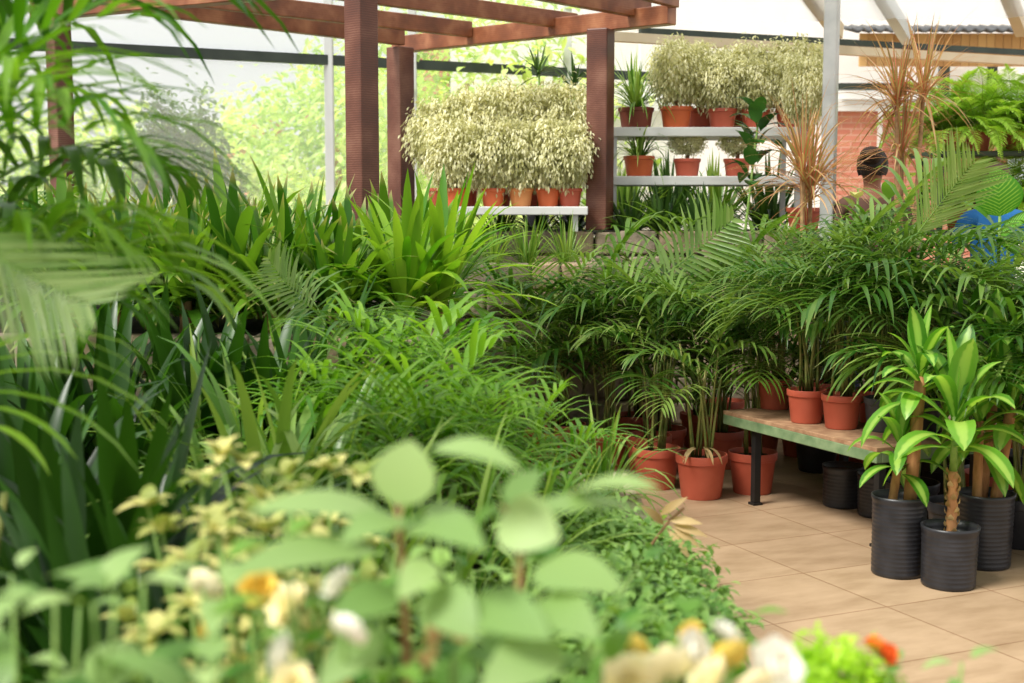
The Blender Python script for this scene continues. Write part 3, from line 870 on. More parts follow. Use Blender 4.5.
for k, (u, cz, lab, w) in enumerate([(676, .40, 'in the biggest orange pot', .85), (722, .35, 'second orange pot from the grassy plant', .85), (755, .34, 'third along, behind the dark rubber plant leaf', .8), (790, .34, 'last along, close to the steel column', .82)]):
    rack_fig('cream weeping fig on the upper rack board, '+lab, px(u, 120, RY0+.13, ZU), 'terracotta' if k else 'terracotta_orange', k % 3, cz, (w, .8, .86), (.95, .86, .84, .86)[k])
for k, (u, cz, lab) in enumerate([(700, .40, 'behind the two biggest pots'), (745, .40, 'in the middle behind the front pots'), (795, .42, 'tallest, by the steel column')]):
    rack_fig('weeping fig, back row of the upper rack board, '+lab, px(u, 120, RY0+.43, ZU), 'terracotta', (k+1) % 3, cz, (.95, .85, .8))
p = px(812, 120, RY0-.12, 1.29); 
t = rack_fig('tall cream weeping fig hanging down beside the steel column, rooted on the stone tier', px(806, 120, RY0-.16, 1.29), 'terracotta', 1, .92, (.62, .6, .85))
for k, (u, lab) in enumerate([(687, 'small thin weeping fig in the middle pot of the lower rack board'), (737, 'thin weeping fig on the lower rack board beside the rubber plant')]):
    t = rack_fig(lab, px(u, 170, RY0+.14, ZL), 'terracotta', k, .30, (.6, .5, .42), .8)

# grassy plants on the rack
gr_fol = [clump_mesh('grassy', 80, .42, .012, .03, (20, 86), 2.3, 50+i, 8) for i in range(2)]
def rack_grass(label, loc, potk, k, s, pots=rack_pots):
    t = thing('grassy_potted_plant', label, 'potted plant', loc, 0, None, s)
    if potk == 'terracotta_brown': link('pot', pot_mesh('pot', .118, .095, .13, 'terracotta_brown'), t)
    else: link('pot', rack_pots[potk], t)
    link('soil', rack_soil, t); link('foliage', gr_fol[k], t, (0, 0, .12), (0, 0, k*2))
rack_grass('grassy plant in a brown pot on the upper rack board next to the pergola post', px(636, 120, RY0+.14, ZU), 'terracotta_brown', 0, 1.05)
rack_grass('grassy plant in an orange pot on the lower rack board next to the pergola post', px(639, 170, RY0+.14, ZL), 'terracotta_orange', 1, .92)

# ================================================================ POTTED PALMS
palm_fr = frond_set('palm', pairs=12, leaflet=.48, width=.036, droop=1.2, nseg=5, vee=26)
palm_fr2 = frond_set('palm_deep', pairs=12, leaflet=.50, width=.035, droop=1.5, vee=22, nseg=5)
palm_young = frond_set('palm_bright', pairs=9, leaflet=.56, width=.042, droop=1.5, nseg=5)
floor_pot = pot_mesh('pot', .128, .098, .215, 'terracotta'); dark_floor_pot = pot_mesh('pot', .128, .098, .215, 'black_pot'); floor_soil = soil_mesh(.108, .185)
bench_pot = pot_mesh('pot', .094, .072, .155, 'terracotta'); bench_soil = soil_mesh(.079, .13)
dark_bench_pot = pot_mesh('pot', .094, .072, .155, 'black_pot')
grey_pot = pot_mesh('pot', .094, .076, .15, 'grey_pot')
def potted_palm(label, loc, pot, soil, sz, height, fronds, nf, nc, seed, group, s=1, azs=None, fl=(.55, .85), cane_h=.42, zlo=.3, dry=False):
    rng = random.Random(seed)
    t = thing('areca_palm', label, 'potted palm', loc, rng.uniform(-.2, .2), group, s)
    link('pot', pot, t); link('soil', soil, t)
    add_palm(t, sz, height, fronds, nf, nc, .05, rng, cane_h, fl, azs=azs, zlo=zlo)
    if dry:
        mm = MB()
        for k in range(5):
            a = k*1.3; mm.strap((.03*math.cos(a), .03*math.sin(a)-.04, sz+.06), V((math.cos(a)*.6, -.6, .2)), .13, .018, 2.5, 5, r=.5+.1*k)
        mm.build('dry_leaf', 'dry', t)
    return t
GFp = 'areca palms in floor pots'
def fp(u, v): q = on(u, v, 0); q.z = 0; return q
def standing(u, vb, r): # centre of a round foot whose near edge shows at u, vb
    q = on(u, vb, 0); return q + V((q.x, q.y, 0)).normalized()*r
potted_palm('areca palm in a terracotta floor pot, dry leaf over its rim, by the bench corner', standing(701, 501, .1), floor_pot, floor_soil, .19, 1.0, palm_fr, 9, 10, 1, GFp, 1.02, fl=(.35, .6), cane_h=.55, zlo=.35, dry=True)
potted_palm('areca palm in the terracotta floor pot left of the dry-leaf one', standing(656, 491, .1), floor_pot, floor_soil, .19, 1.1, palm_fr, 10, 10, 2, GFp, .98, fl=(.4, .62), cane_h=.55, zlo=.35)
potted_palm('areca palm in the terracotta floor pot half hidden behind the bench leg', standing(752, 496, .1), floor_pot, floor_soil, .19, 1.0, palm_fr2, 8, 9, 3, GFp, .98, fl=(.35, .5), cane_h=.55, zlo=.6)
rows = [(545, 471, 1.12, 'front pot nearest to the stone wall edge'), (606, 472, 1.15, 'second pot out from the stone wall edge'), (664, 468, 1.2, 'pot in the second row behind the dry-leaf one'), (722, 470, 1.15, 'second row pot behind the bench corner'),
        (585, 468, 1.2, 'back row pot against the stone wall, near its edge'), (632, 452, 1.25, 'back row pot at the stone wall, under the pale frond'), (700, 450, 1.28, 'back row pot against the stone wall, behind the bench corner'), (760, 455, 1.3, 'back row pot behind the first bench pot')]
for k, (u, v, h, lab) in enumerate(rows):
    potted_palm('areca palm on the floor, '+lab, standing(u, v, .1), floor_pot, floor_soil, .19, h, (palm_fr, palm_fr2)[k % 2], 10, 9, 10+k, GFp, .98, fl=(.42, .66), cane_h=.55, zlo=.32)
GBp = 'areca palms in pots along the green-edged bench'
def onbench(u, vb, r): q = on(u, vb, ZB); return q + V((q.x, q.y, 0)).normalized()*r
bp = [(774.5, 410, 'first pot at the open end of the bench'), (806, 424, 'second pot along the front of the bench'), (841, 430, 'third pot along the front of the bench')]
for k, (u, v, lab) in enumerate(bp):
    potted_palm('areca palm in a terracotta pot, '+lab, onbench(u, v, .072), bench_pot, bench_soil, .135, (.78, .84, .9)[k], palm_fr, 10, 9, 30+k, GBp, 1, fl=(.45, .7), cane_h=.5, zlo=.6)
potted_palm('areca palm in a small grey pot beside the third terracotta bench pot', onbench(876, 432, .072), grey_pot, bench_soil, .13, .85, palm_fr, 10, 9, 34, GBp, 1, fl=(.45, .7), cane_h=.5, zlo=.6)
p0 = fl0 + J*.16
for k, (a, c_, h, lab) in enumerate([(.30, .42, .95, 'behind the first and second pots'), (.62, .44, 1.0, 'behind the third pot'), (.92, .47, 1.02, 'behind the grey pot')]):
    q = fl0 + I*a + J*c_; q.z = ZB
    potted_palm(('areca palm in a terracotta bench pot ' if a < .8 else 'areca palm in a dark bench pot ')+lab, q, bench_pot if a < .8 else dark_bench_pot, bench_soil, .135, h, (palm_fr2, palm_fr)[k % 2], 10, 8, 50+k, GBp, 1, fl=(.45, .7), cane_h=.5, zlo=.38)
for k, (a, c_, h, lab) in enumerate([(1.32, .30, 1.2, 'behind the corn plant with two canes'), (1.36, .62, 1.3, 'past the bench end, second row'), (1.60, .66, 1.18, 'behind the corn plant on one stem'), (1.8, .95, 1.42, 'beyond the corn plants, second row')]):
    q = fl0 + I*a + J*c_; q.z = 0
    potted_palm('areca palm in a black floor pot, '+lab, q, dark_floor_pot, floor_soil, .19, h, (palm_fr2, palm_fr)[k % 2], 11, 8, 150+k, GFp, 1, fl=(.42, .62), cane_h=.55, zlo=.4)
for k, (u, Y, h, lab) in enumerate([(978, 6.9, 1.2, 'in front of the blue-topped person'), (1030, 6.7, 1.15, 'right beside the patterned leaf')]):
    q = at(u, 240, Y); q.z = 0
    potted_palm('areca palm in a black floor pot '+lab, q, dark_floor_pot, floor_soil, .19, h, palm_fr, 12, 8, 170+k, GFp, 1, fl=(.36, .52), cane_h=.62, zlo=.6)
# second file of palms on the floor behind the bench
for k, (a, c_, h, lab) in enumerate([(-.35, .85, 1.35, 'behind the open bench end'), (.15, .95, 1.4, 'behind the first bench pots'), (.6, .9, 1.42, 'behind the middle of the bench'), (1.05, .95, 1.4, 'behind the corn plants'), (1.5, .9, 1.4, 'behind the far end of the bench'), (-.1, 1.35, 1.4, 'in front of the red-edged dracaenas'), (.4, 1.35, 1.42, 'below the brick wall and the red-edged dracaenas')]):
    q = fl0 + I*a + J*c_; q.z = 0
    potted_palm('areca palm in a black floor pot '+lab, q, dark_floor_pot, floor_soil, .19, h*(.86 if a < .5 else .76 if a < 1.2 else .95), (palm_fr, palm_fr2)[k % 2], 10, 8, 70+k, GFp, 1, fl=(.45, .66), cane_h=.5, zlo=.35)
# the pale upright frond and the big drooping one belong to two large palms
def big_palm(label, loc, seed, fl_specs, height, group=None, pot=floor_pot):
    rng = random.Random(seed)
    t = thing('large_areca_palm', label, 'potted palm', loc, 0, group)
    link('pot', pot, t); link('soil', floor_soil, t)
    for k, (az, idx, s, z) in enumerate(fl_specs):
        link('cane', CANES[k % 4], t, (.03*math.cos(k*2), .03*math.sin(k*2), .19), (0, 0, k), (1.2, 1.2, max(.1, z-.19)))
        link('frond', palm_fr[idx], t, (.03*math.cos(k*2), .03*math.sin(k*2), z), (0, 0, az), s)
    return t
def fan(t, mesh, base, tip, facing, s_scale=1.0):
    """lay a frond from base towards tip with the spread of its leaflets turned to face a direction"""
    z = (tip-base).normalized(); x = V(facing); x = (x - z*x.dot(z)).normalized(); y = z.cross(x)
    o = link('frond', mesh, t, base-t.location)
    o.rotation_euler = Matrix((x, y, z)).transposed().to_euler()
    o.scale = ((tip-base).length*s_scale,)*3
    return o
fan_mesh = frond_mesh('palm_pale', tilt=0, bend=20, pairs=24, leaflet=.50, width=.026, bare=.06, seed=71, vee=6, droop=.12, nseg=4, fwd=1.25, flat=True)
fan_mesh2 = frond_mesh('palm_pale', tilt=0, bend=42, pairs=18, leaflet=.34, width=.034, bare=.16, seed=72, vee=6, droop=.5, nseg=4, flat=True)
q = at(918, 240, 6.0); q.z = 0
t = big_palm('large areca palm raising a stiff pale fan beside the red-edged dracaenas', q, 5, [(1.9, 3, .7, .9), (3.6, 4, .7, .85), (5.0, 3, .7, .85), (4.3, 5, .7, .7)], 1.5, pot=dark_floor_pot)
fan(t, fan_mesh, at(914, 238, 5.75), at(966, 168, 5.65), (.1, -1, .2), 1.15)
q = at(655, 250, 7.3); q.z = 0
t = big_palm('large areca palm with a pale backlit frond leaning along the stone tier', q, 6, [(2.2, 3, .7, .75), (3.5, 4, .7, .7), (4.9, 3, .7, .7), (5.6, 4, .65, .65)], 1.4)
fan(t, fan_mesh2, at(648, 290, 7.2), at(748, 218, 7.1), (.2, -1, .5))
# black pots in the shade under the bench
ub = bag_mesh('pot', .1, .2, 'black_pot')
for k, (a, c_, lab) in enumerate([(.42, .42, 'nearer the bench leg'), (.8, .44, 'further along, behind the corn plants')]):
    q = fl0 + I*a + J*c_; q.z = 0
    t = thing('black_pot', 'black plastic pot standing in the shade under the bench, '+lab, 'pot', q, 0, 'black pots under the bench')
    link('pot', ub, t); link('soil', soil_mesh(.085, .17), t)

# ================================================================ CORN PLANTS
def rosette(n, L, W, seed, el=(10, 84), droop=2.0, mat='corn'):
    rd = random.Random(seed); b = MB()
    for i in range(n):
        f = i/(n-1); a = i*2.39996+rd.uniform(-.2, .2); e = R(el[0]+(el[1]-el[0])*f)
        d = V((math.cos(a)*math.cos(e), math.sin(a)*math.cos(e), math.sin(e)))
        b.strap((.008*math.cos(a), .008*math.sin(a), -.11+.18*f), d, L*(1-.25*f)*rd.uniform(.85, 1.12), W*rd.uniform(.85, 1.1), droop*rd.uniform(.8, 1.3), 9,
                prof=lambda t: min(1, .26+t*1.7)*(1-max(0, (t-.58)/.42)**2.3)+.01, fold=.22, r=rd.random(), wob=.03)
    return b.mesh('foliage', mat)
ros = [rosette(17, .34, .084, 3), rosette(15, .28, .072, 4), rosette(18, .36, .09, 5)]
def corn(label, loc, rpot, hpot, canes, mat='black_pot'):
    t = thing('corn_plant', label, 'potted plant', loc, 0, 'corn plants in black grow pots')
    link('pot', bag_mesh('pot', rpot, hpot, mat), t); link('soil', soil_mesh(rpot-.012, hpot-.05), t)
    for k, (x, y, h, r_, lean, ri, s, scaly) in enumerate(canes):
        m = MB(); z0 = hpot-.05; n = 14 if scaly else 8; pts = []; rad = []
        for i in range(n+1):
            f = i/n; pts.append((x+lean[0]*f, y+lean[1]*f, z0+h*f)); rad.append(r_*(1-.12*f)*(1+(.16 if i % 2 else -.1)*(1 if scaly else .25)))
        m.tube(pts, rad, 12); c_ = m.build('cane', 'bark', t)
        if scaly:
            ms = MB()
            for i in range(26):
                f = i/26; a = i*2.4
                ms.leaf((x+lean[0]*f+r_*.8*math.cos(a), y+lean[1]*f+r_*.8*math.sin(a), z0+h*f), (x+lean[0]*f+r_*1.4*math.cos(a), y+lean[1]*f+r_*1.4*math.sin(a), z0+h*f+.028), .026, up=V((math.cos(a), math.sin(a), 0)), n=3, shape='lance')
            ms.build('leaf_scar', 'dry', c_)
            m2 = MB(); m2.tube([pts[-1], (pts[-1][0], pts[-1][1], pts[-1][2]+.22)], [r_*.8, r_*.5], 10); m2.build('green_stem', 'stem', t)
            top = (pts[-1][0], pts[-1][1], pts[-1][2]+.19)
        else: top = (pts[-1][0], pts[-1][1], pts[-1][2]-.01)
        link('foliage', ros[ri], t, top, (0, 0, k*1.7+x*40), s)
    return t
qa = standing(897, 580, .1); qb = standing(948, 592, .1); qc = standing(983, 571, .1)
corn('corn plant with two bare canes in a ribbed black pot, left of the three', qa, .106, .318, [(-.03, 0, .24, .018, (.03, .0), 1, .9, 0), (.04, .0, .52, .026, (.03, 0), 2, .85, 0)])
corn('corn plant on one scaly stem in the shortest black pot, closest to the viewer', qb, .107, .235, [(.005, 0, .26, .02, (.0, 0), 2, 1.08, 1)])
corn('corn plant with three thin canes in a black pot behind the other two', qc, .112, .30, [(-.035, 0, .34, .02, (.0, 0), 0, .9, 0), (.04, .0, .40, .024, (.05, 0), 2, .9, 0), (.0, .04, .55, .02, (.06, .05), 0, .95, 0)])

# ================================================================ RED-EDGED DRACAENAS, FERNS, RUBBER PLANTS ...
def dracaena(label, u, v, Y, h_trunks, seed, L=.42, n=60, group='red-edged dracaenas', heads=None):
    p = at(u, v, Y); t = thing('dracaena', label, 'potted plant', (p.x, p.y, 0 if Y < 8.8 else 1.27), 0, group)
    link('pot', floor_pot, t); link('soil', floor_soil, t)
    for k, (uu_, vv_) in enumerate(heads):
        q = at(uu_, vv_, Y) - t.location
        m = MB(); m.tube([(.02*k, 0, .19), (q.x*.6, .02*k, q.z*.5), (q.x, 0.03*k, q.z)], [.018, .016, .012], 8); m.build('cane', 'wood_stem', t)
        link('foliage', clump_mesh('red', n, L, .02, .015, (-30, 86), 1.05, seed+k, 7, .3, stem_h=.12, prof=lambda t: min(1, .6+t)*(1-t**1.6)+.03, lr=(.75, 1.1)), t, (q.x, .03*k, q.z-.06))
    return t
dracaena('red-edged dracaena with two spiky heads on tall canes in front of the brick wall', 905, 190, 8.0, 0, 1, .48, 60, heads=[(897, 100), (925, 92), (905, 150)])
dracaena('red-edged dracaena with a spread reddish rosette below the steel column', 806, 200, 7.8, 0, 11, .5, 66, heads=[(803, 172), (812, 190)])

fern_fr = [frond_mesh('fern', L=1, tilt=t_, bend=b_, pairs=34, leaflet=.13, width=.034, bare=.04, seed=80+i, vee=10, droop=.4, nseg=2, tip_len=.12) for i, (t_, b_) in enumerate([(10, 80), (30, 110), (50, 115), (72, 105)])]
def fern(label, loc, s, seed, n=34):
    rng = random.Random(seed); t = thing('fern', label, 'potted fern', loc, 0, 'lime green ferns on the back stand')
    link('pot', bench_pot, t); link('soil', bench_soil, t)
    for i in range(n):
        link('frond', fern_fr[i % 4], t, (.03*math.cos(i*2.4), .03*math.sin(i*2.4), .13), (rng.uniform(-.15, .15), rng.uniform(-.15, .15), i*2.4+rng.uniform(-.3, .3)), s*rng.uniform(.75, 1.1))
FY = 9.6
zf = at(980, 152, FY).z
xa, xb = at(925, 100, FY).x, at(1085, 100, FY).x
board_shelf('fern_stand', 'dark steel stand carrying the lime green ferns near the brick wall', xa, xb, FY-.2, FY+.35, [zf, zf-.55], 0, ('dark_metal', 'dark_metal'), .035)
for k, (u, lab, s) in enumerate([(948, 'lime green fern on the top of the back stand, beside the dracaena heads', .42), (978, 'lime green fern in the middle of the top of the back stand', .46), (1014, 'lime green fern third along the top of the back stand', .46), (1050, 'lime green fern at the far end of the top of the back stand', .44)]):
    fern(lab, px(u, 130, FY+(.05 if k % 2 else .12), zf), s*1.3, k, 46)
for k, (u, lab) in enumerate([(960, 'fern on the lower board of the back stand, behind the stiff palm fan'), (1012, 'fern on the lower board of the back stand, behind the seated-height visitor')]):
    fern(lab.replace('seated-height ', ''), px(u, 170, FY+.1, zf-.55), .62, 9+k, 40)

rub = []
def rubber(label, loc, seed, h, nl, L, cat='potted plant', lean=(0, 0), mat='rubber', name='rubber_plant', pot=True, group=None, lowest=.2):
    rd = random.Random(seed); t = thing(name, label, cat, loc, 0, group)
    z0 = .19 if pot else 0
    if pot: link('pot', floor_pot, t); link('soil', floor_soil, t)
    m = MB(); m.tube([(0, 0, z0), (lean[0]*.5, lean[1]*.5, z0+h*.5), (lean[0], lean[1], z0+h)], [.012, .01, .006], 8); m.build('stem', 'stem', t)
    m = MB()
    for i in range(nl):
        f = lowest+(1-lowest)*i/nl; a = i*2.4+rd.uniform(-.3, .3); e = rd.uniform(-.15, .9)
        bse = V((lean[0]*f, lean[1]*f, z0+h*f)); d = V((math.cos(a)*math.cos(e), math.sin(a)*math.cos(e), math.sin(e)))
        b0 = bse + d*.04
        l_ = L*rd.uniform(.8, 1.15)
        m.strap(bse, d, .05, .006, .2, 2, prof=lambda t: 1)
        m.leaf(b0, b0+d*l_, l_*.5, V((0, 0, 1)), .12, 7, .18, rd.random(), curl=.12)
    m.build('foliage', mat, t); return t
rubber('rubber plant with dark glossy oval leaves in front of the two-tier rack', px(728, 200, 8.55, 0), 3, 1.86, 26, .19, lean=(.18, -.05), lowest=.72)
for k, (u, lab) in enumerate([(630, 'dark leafy plant on the stone tier right beside the pergola post'), (662, 'dark leafy plant on the stone tier below the rack, middle one'), (700, 'dark leafy plant on the stone tier behind the rubber plant')]):
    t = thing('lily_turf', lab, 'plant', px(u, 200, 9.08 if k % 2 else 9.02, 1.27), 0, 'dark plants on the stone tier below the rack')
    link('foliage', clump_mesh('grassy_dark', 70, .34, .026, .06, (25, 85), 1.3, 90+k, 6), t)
for k, (u, lab, Y) in enumerate([(492, 'grassy plant on the lower stone tier nearest to the long strap leaves', 8.25), (528, 'grassy plant on the lower stone tier under the middle of the long shelf', 8.3), (566, 'grassy plant on the lower stone tier under the pergola post', 8.22)]):
    t = thing('grassy_plant', lab, 'plant', px(u, 230, Y, 1.09), 0, 'grassy plants on the lower stone tier')
    link('foliage', clump_mesh('grassy', 60, .34, .011, .05, (35, 88), 1.5, 96+k, 7), t)
for k, (u, lab) in enumerate([(622, 'leafy bush behind the rack beside the pergola post'), (668, 'leafy bush behind the rack under the biggest orange pot'), (715, 'leafy bush behind the rack under the second orange pot'), (768, 'leafy bush behind the rack near the steel column')]):
    t = thing('backdrop_bush' if 0 else 'leafy_bush', lab, 'plant', px(u, 200, 10.25, 1.26), 0, 'leafy bushes behind the two-tier rack')
    link('foliage', clump_mesh('grassy_dark' if k % 2 else 'grassy', 80, .62, .03, .1, (30, 88), 1.2, 140+k, 6), t)
for k, (u, lab) in enumerate([(500, 'left end of the shelf'), (538, 'middle of the shelf'), (572, 'pergola post end of the shelf')]):
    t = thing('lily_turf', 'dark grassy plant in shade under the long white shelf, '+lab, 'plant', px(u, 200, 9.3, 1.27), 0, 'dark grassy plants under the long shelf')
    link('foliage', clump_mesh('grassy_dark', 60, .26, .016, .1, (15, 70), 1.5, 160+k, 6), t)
# spiky young dracaena behind the figs and the plant tops above the rack
for k, (u, v, Y, lab, L, z0) in enumerate([(538, 72, 10.2, 'slim spiky dracaena rising above the cream weeping figs', .26, 1.27), (574, 88, 10.0, 'thin spiky plant half hidden between the figs and the pergola post', .28, 1.27), (632, 92, 9.95, 'upright grassy plant showing behind the rack beside the pergola post', .30, 1.27)]):
    p = at(u, v, Y); t = thing('spiky_dracaena', lab, 'potted plant', (p.x, p.y, z0))
    link('pot', dark_bench_pot, t); link('soil', bench_soil, t)
    m = MB(); m.tube([(0, 0, .13), (.01, 0, p.z-z0)], [.012, .008], 7); m.build('cane', 'stem', t)
    link('foliage', clump_mesh('grassy_dark' if k < 2 else 'grassy', 26, L, .02, .012, (-10, 85), .7, 120+k, 6, stem_h=.08), t, (0, 0, p.z-z0-.05))

# big patterned leaf
p = at(1000, 212, 6.2)
dt = thing('dumb_cane', 'dumb cane holding up one big patterned leaf in front of a visitor', 'potted plant', (p.x, p.y, 0))
link('pot', floor_pot, dt); link('soil', floor_soil, dt)
m = MB(); zt = p.z; m.tube([(0, 0, .19), (.01, .02, .8), (0, 0, zt-.02)], [.014, .011, .007], 8); m.build('stem', 'stem', dt)
m = MB(); m.leaf((0, 0, zt-.02), (-.035, -.03, zt+.20), .21, V((-.2, -1, .35)), .05, 14, .1, .5, shape='broad'); m.build('big_leaf', 'dieff', dt)
m = MB()
for k, (dx, dz, az) in enumerate([(-.19, .05, 0), (.2, .02, 0), (-.12, -.12, 1), (.15, -.14, 1), (.05, -.2, 1)]):
    m.leaf((0, 0, zt-.12), (dx, -.05-.05*az, zt+dz), .1, V((0, -.5, 1)), .1, 8, .15, .3+.1*k)
m.build('foliage', 'dieff', dt)
for k, (u, v, Y, lab, mat) in enumerate([(858, 192, 7.6, 'yellow-green broad-leaved plant below the brick wall, beside the dark-haired visitor', 'yellowleaf'), (880, 196, 7.5, 'bright green broad-leaved plant between the visitor and the dracaena canes', 'broad2'), (1020, 250, 6.9, 'broad-leaved plant at the right end behind the bench palms', 'broad2')]):
    q = at(u, v, Y); rubber(lab, (q.x, q.y, 0), 40+k, q.z-.19+.02, 16, .15, mat=mat, name='broad_leaved_plant')

# ================================================================ STRAP-LEAVED PLANTS ON THE RAISED BED
strap_fol = [clump_mesh('strap', 56, .66, .058, .07, (8, 84), 1.25, 200+i, 7, .22, stem_h=.16, prof=lambda t: min(1, .4+t*1.9)*(1-max(0, (t-.55)/.45)**2.2)+.01, lr=(.55, 1.08)) for i in range(3)]
strap_lit = clump_mesh('strap_lit', 60, .68, .054, .07, (8, 82), 1.25, 210, 7, .22, stem_h=.18, prof=lambda t: min(1, .4+t*1.9)*(1-max(0, (t-.55)/.45)**2.2)+.01, lr=(.6, 1.08))
GS = 'broad strap-leaved plants on the raised bed'
def strap_plant(label, u, Y, s, k, me=None, z=.94):
    p = at(u, 250, Y); t = thing('strap_leaved_plant', label, 'plant', (p.x, Y, z), k*1.1, GS)
    m = MB(); m.tube([(0, 0, 0), (0, 0, .2)], [.03, .02], 8); m.build('stem', 'wood_stem', t)
    link('foliage', me or strap_fol[k % 3], t, (0, 0, .05), (0, 0, k*.7), s)
specs = [(440, 5.7, .80, strap_lit, 'brightly lit one nearest to the white shelf'), (388, 6.1, .78, None, 'in front of the second pergola post'), (350, 5.8, .78, None, 'in front of the near pergola post'), (405, 5.5, .76, strap_lit, 'lit one in front of the second post'),
         (300, 5.7, .86, None, 'third along from the near pergola post'), (262, 6.1, .86, None, 'behind the drooping palm frond'), (232, 5.55, .88, None, 'upright tuft above the drooping palm frond'), (190, 5.9, .88, None, 'below the grey-green evergreen outside'), (150, 5.6, .84, None, 'left of the upright tuft'),
         (110, 6.0, .86, None, 'below the arching palm tips'), (70, 5.6, .84, None, 'near the corner pergola post, front'), (25, 5.9, .86, None, 'at the corner pergola post, behind the blurred palm'), (322, 6.7, .78, None, 'back row, left of the near pergola post'), (440, 6.5, .78, strap_lit, 'back row beside the white shelf end'), (180, 6.8, .88, None, 'back row against the glass, below the evergreen'), (60, 6.9, .86, None, 'back row below the corner post'),
         (270, 5.45, .72, None, 'low at the bed rim behind the drooping frond'), (335, 5.42, .70, None, 'low at the bed rim below the near post'), (185, 5.45, .72, None, 'low at the bed rim above the dark gap'), (120, 5.42, .72, None, 'low at the bed rim near the corner post'), (250, 6.8, .9, None, 'back row against the glass, right of the evergreen'), (395, 6.7, .74, None, 'back row between the two thick posts')]
for k, (u, Y, s, me, lab) in enumerate(specs): strap_plant('broad strap-leaved plant on the raised bed, '+lab, u, Y, s, k, me)
# small feathery palm in front of the glass
p = at(243, 190, 6.6); t = thing('feathery_palm', 'small feathery palm in front of the glass left of the near pergola post', 'plant', (p.x, 6.6, .94))
add_palm(t, 0, .62, palm_fr, 7, 3, .03, random.Random(5))
p = at(40, 190, 6.4); t = thing('feathery_palm', 'small feathery palm beside the corner pergola post', 'plant', (p.x, 6.4, .94))
add_palm(t, 0, .7, palm_fr, 8, 3, .03, random.Random(6))

# ================================================================ FRONT PLANTING BED
lirio = [clump_mesh('grassy', 90, .60, .022, .07, (18, 80), 2.5, 230+i, 9, .25, lr=(.55, 1.05)) for i in range(3)]
lirio_w = [clump_mesh('grassy', 60, .70, .034, .06, (18, 76), 2.4, 240+i, 9, .25, lr=(.55, 1.05)) for i in range(2)]
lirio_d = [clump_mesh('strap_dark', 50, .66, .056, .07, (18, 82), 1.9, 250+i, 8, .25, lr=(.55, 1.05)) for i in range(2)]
def bed_clump(label, u, Y, me, s, k, group, name='grassy_clump', z=BZ):
    p = at(u, 400, Y); t = thing(name, label, 'plant', (p.x, Y, z), k*.9, group)
    m = MB(); m.lathe([(.05, 0), (.045, .04), (.02, .07)], 10); m.build('crown_base', 'stem', t)
    link('foliage', me, t, (0, 0, .02), (0, 0, k), s)
    return t
def bed_palm(label, u, Y, h, fronds, nf, nc, seed, group, fl=(.55, .8), z=BZ, name='young_palm'):
    p = at(u, 400, Y); rng = random.Random(seed)
    t = thing(name, label, 'palm', (p.x, Y, z), rng.uniform(0, 6), group)
    add_palm(t, 0, h, fronds, nf, nc, .05, rng, .45, fl)
    return t
GY = 'bright young palms along the edge of the planting bed'
for k, (u, Y, h, lab) in enumerate([(395, 4.55, .72, 'in front of the dark gap below the strap leaves'), (425, 4.6, .62, 'just left of the visible stone blocks'), (470, 4.3, .42, 'right below the visible stone blocks'), (430, 4.1, .62, 'one step before the stone wall, amid the bed edge'), (545, 4.2, .46, 'beside the terracotta floor pots'), (350, 4.3, .66, 'in front of the drooping grey-green frond'), (480, 3.7, .52, 'behind the upright broad leaf of the near plant'), (395, 3.6, .56, 'left of the upright broad leaf of the near plant')]):
    bed_palm('bright young palm in the bed, '+lab, u, Y, h, palm_young, 11, 5, 300+k, GY)
GL_ = 'arching grassy clumps in the planting bed'
for k, (u, Y, me, s, lab) in enumerate([(300, 4.5, 0, 1.0, 'behind the long pale arching leaves'), (250, 4.2, 1, 1.0, 'below the upright tuft of strap leaves'), (200, 4.5, 2, 1.0, 'in the dark gap left of the drooping frond'), (310, 3.7, 1, 1.05, 'amid the bed, with long drooping blades'), (235, 3.3, 0, 1.1, 'with the longest pale blades, left of the middle'), (560, 3.9, 0, .62, 'low one at the bed edge near the terracotta pots'), (520, 3.4, 1, .72, 'low, behind the right broad leaf of the near plant'), (600, 4.4, 2, .62, 'low, at the very corner beside the floor pots'), (440, 3.0, 2, .9, 'hidden low behind the near broad-leaved plant'), (350, 2.8, 0, 1.0, 'behind the near yellow-leaved shrub')]):
    bed_clump('arching grassy clump in the bed, '+lab, u, Y, lirio[me], s, k, GL_)
for k, (u, Y, me, s, lab) in enumerate([(270, 3.6, 0, 1.05, 'right of the dark recess'), (200, 3.1, 1, .85, 'whose tips hang over the dark recess'), (330, 3.2, 1, .95, 'above the yellow-leaved shrub')]):
    bed_clump('clump with wide arching grey-green blades, '+lab, u, Y, lirio_w[me], s, k+20, 'wide bladed clumps in the planting bed')
for k, (u, Y, me, s, lab) in enumerate([(120, 3.0, 0, 1.0, 'upright leaves behind the recess'), (60, 2.6, 1, .95, 'upright leaves left of the recess'), (105, 2.2, 0, .85, 'leaves in the recess itself'), (10, 3.2, 1, 1.0, 'at the outer end'), (165, 2.4, 1, .8, 'right of the recess'), (30, 4.2, 0, 1.0, 'beneath the big blurred palm'), (110, 4.3, 1, 1.0, 'between the palm and the grassy clumps'),
        (30, 4.72, 0, 1.12, 'against the raised bed, outer end'), (90, 4.72, 1, 1.12, 'against the raised bed, second from the outer end'), (150, 4.74, 0, 1.12, 'against the raised bed, third from the outer end'), (205, 4.72, 1, 1.12, 'against the raised bed below the upright tuft'), (255, 4.74, 0, 1.12, 'against the raised bed, left of the drooping frond'), (310, 4.72, 1, 1.12, 'against the raised bed, right of the drooping frond'), (360, 4.74, 0, .8, 'against the raised bed below the near pergola post')]):
    bed_clump('dark strap-leaved clump in the planting bed, '+lab, u, Y, lirio_d[me], s, k+30, 'dark strap-leaved clumps in the planting bed', 'dark_strap_clump')
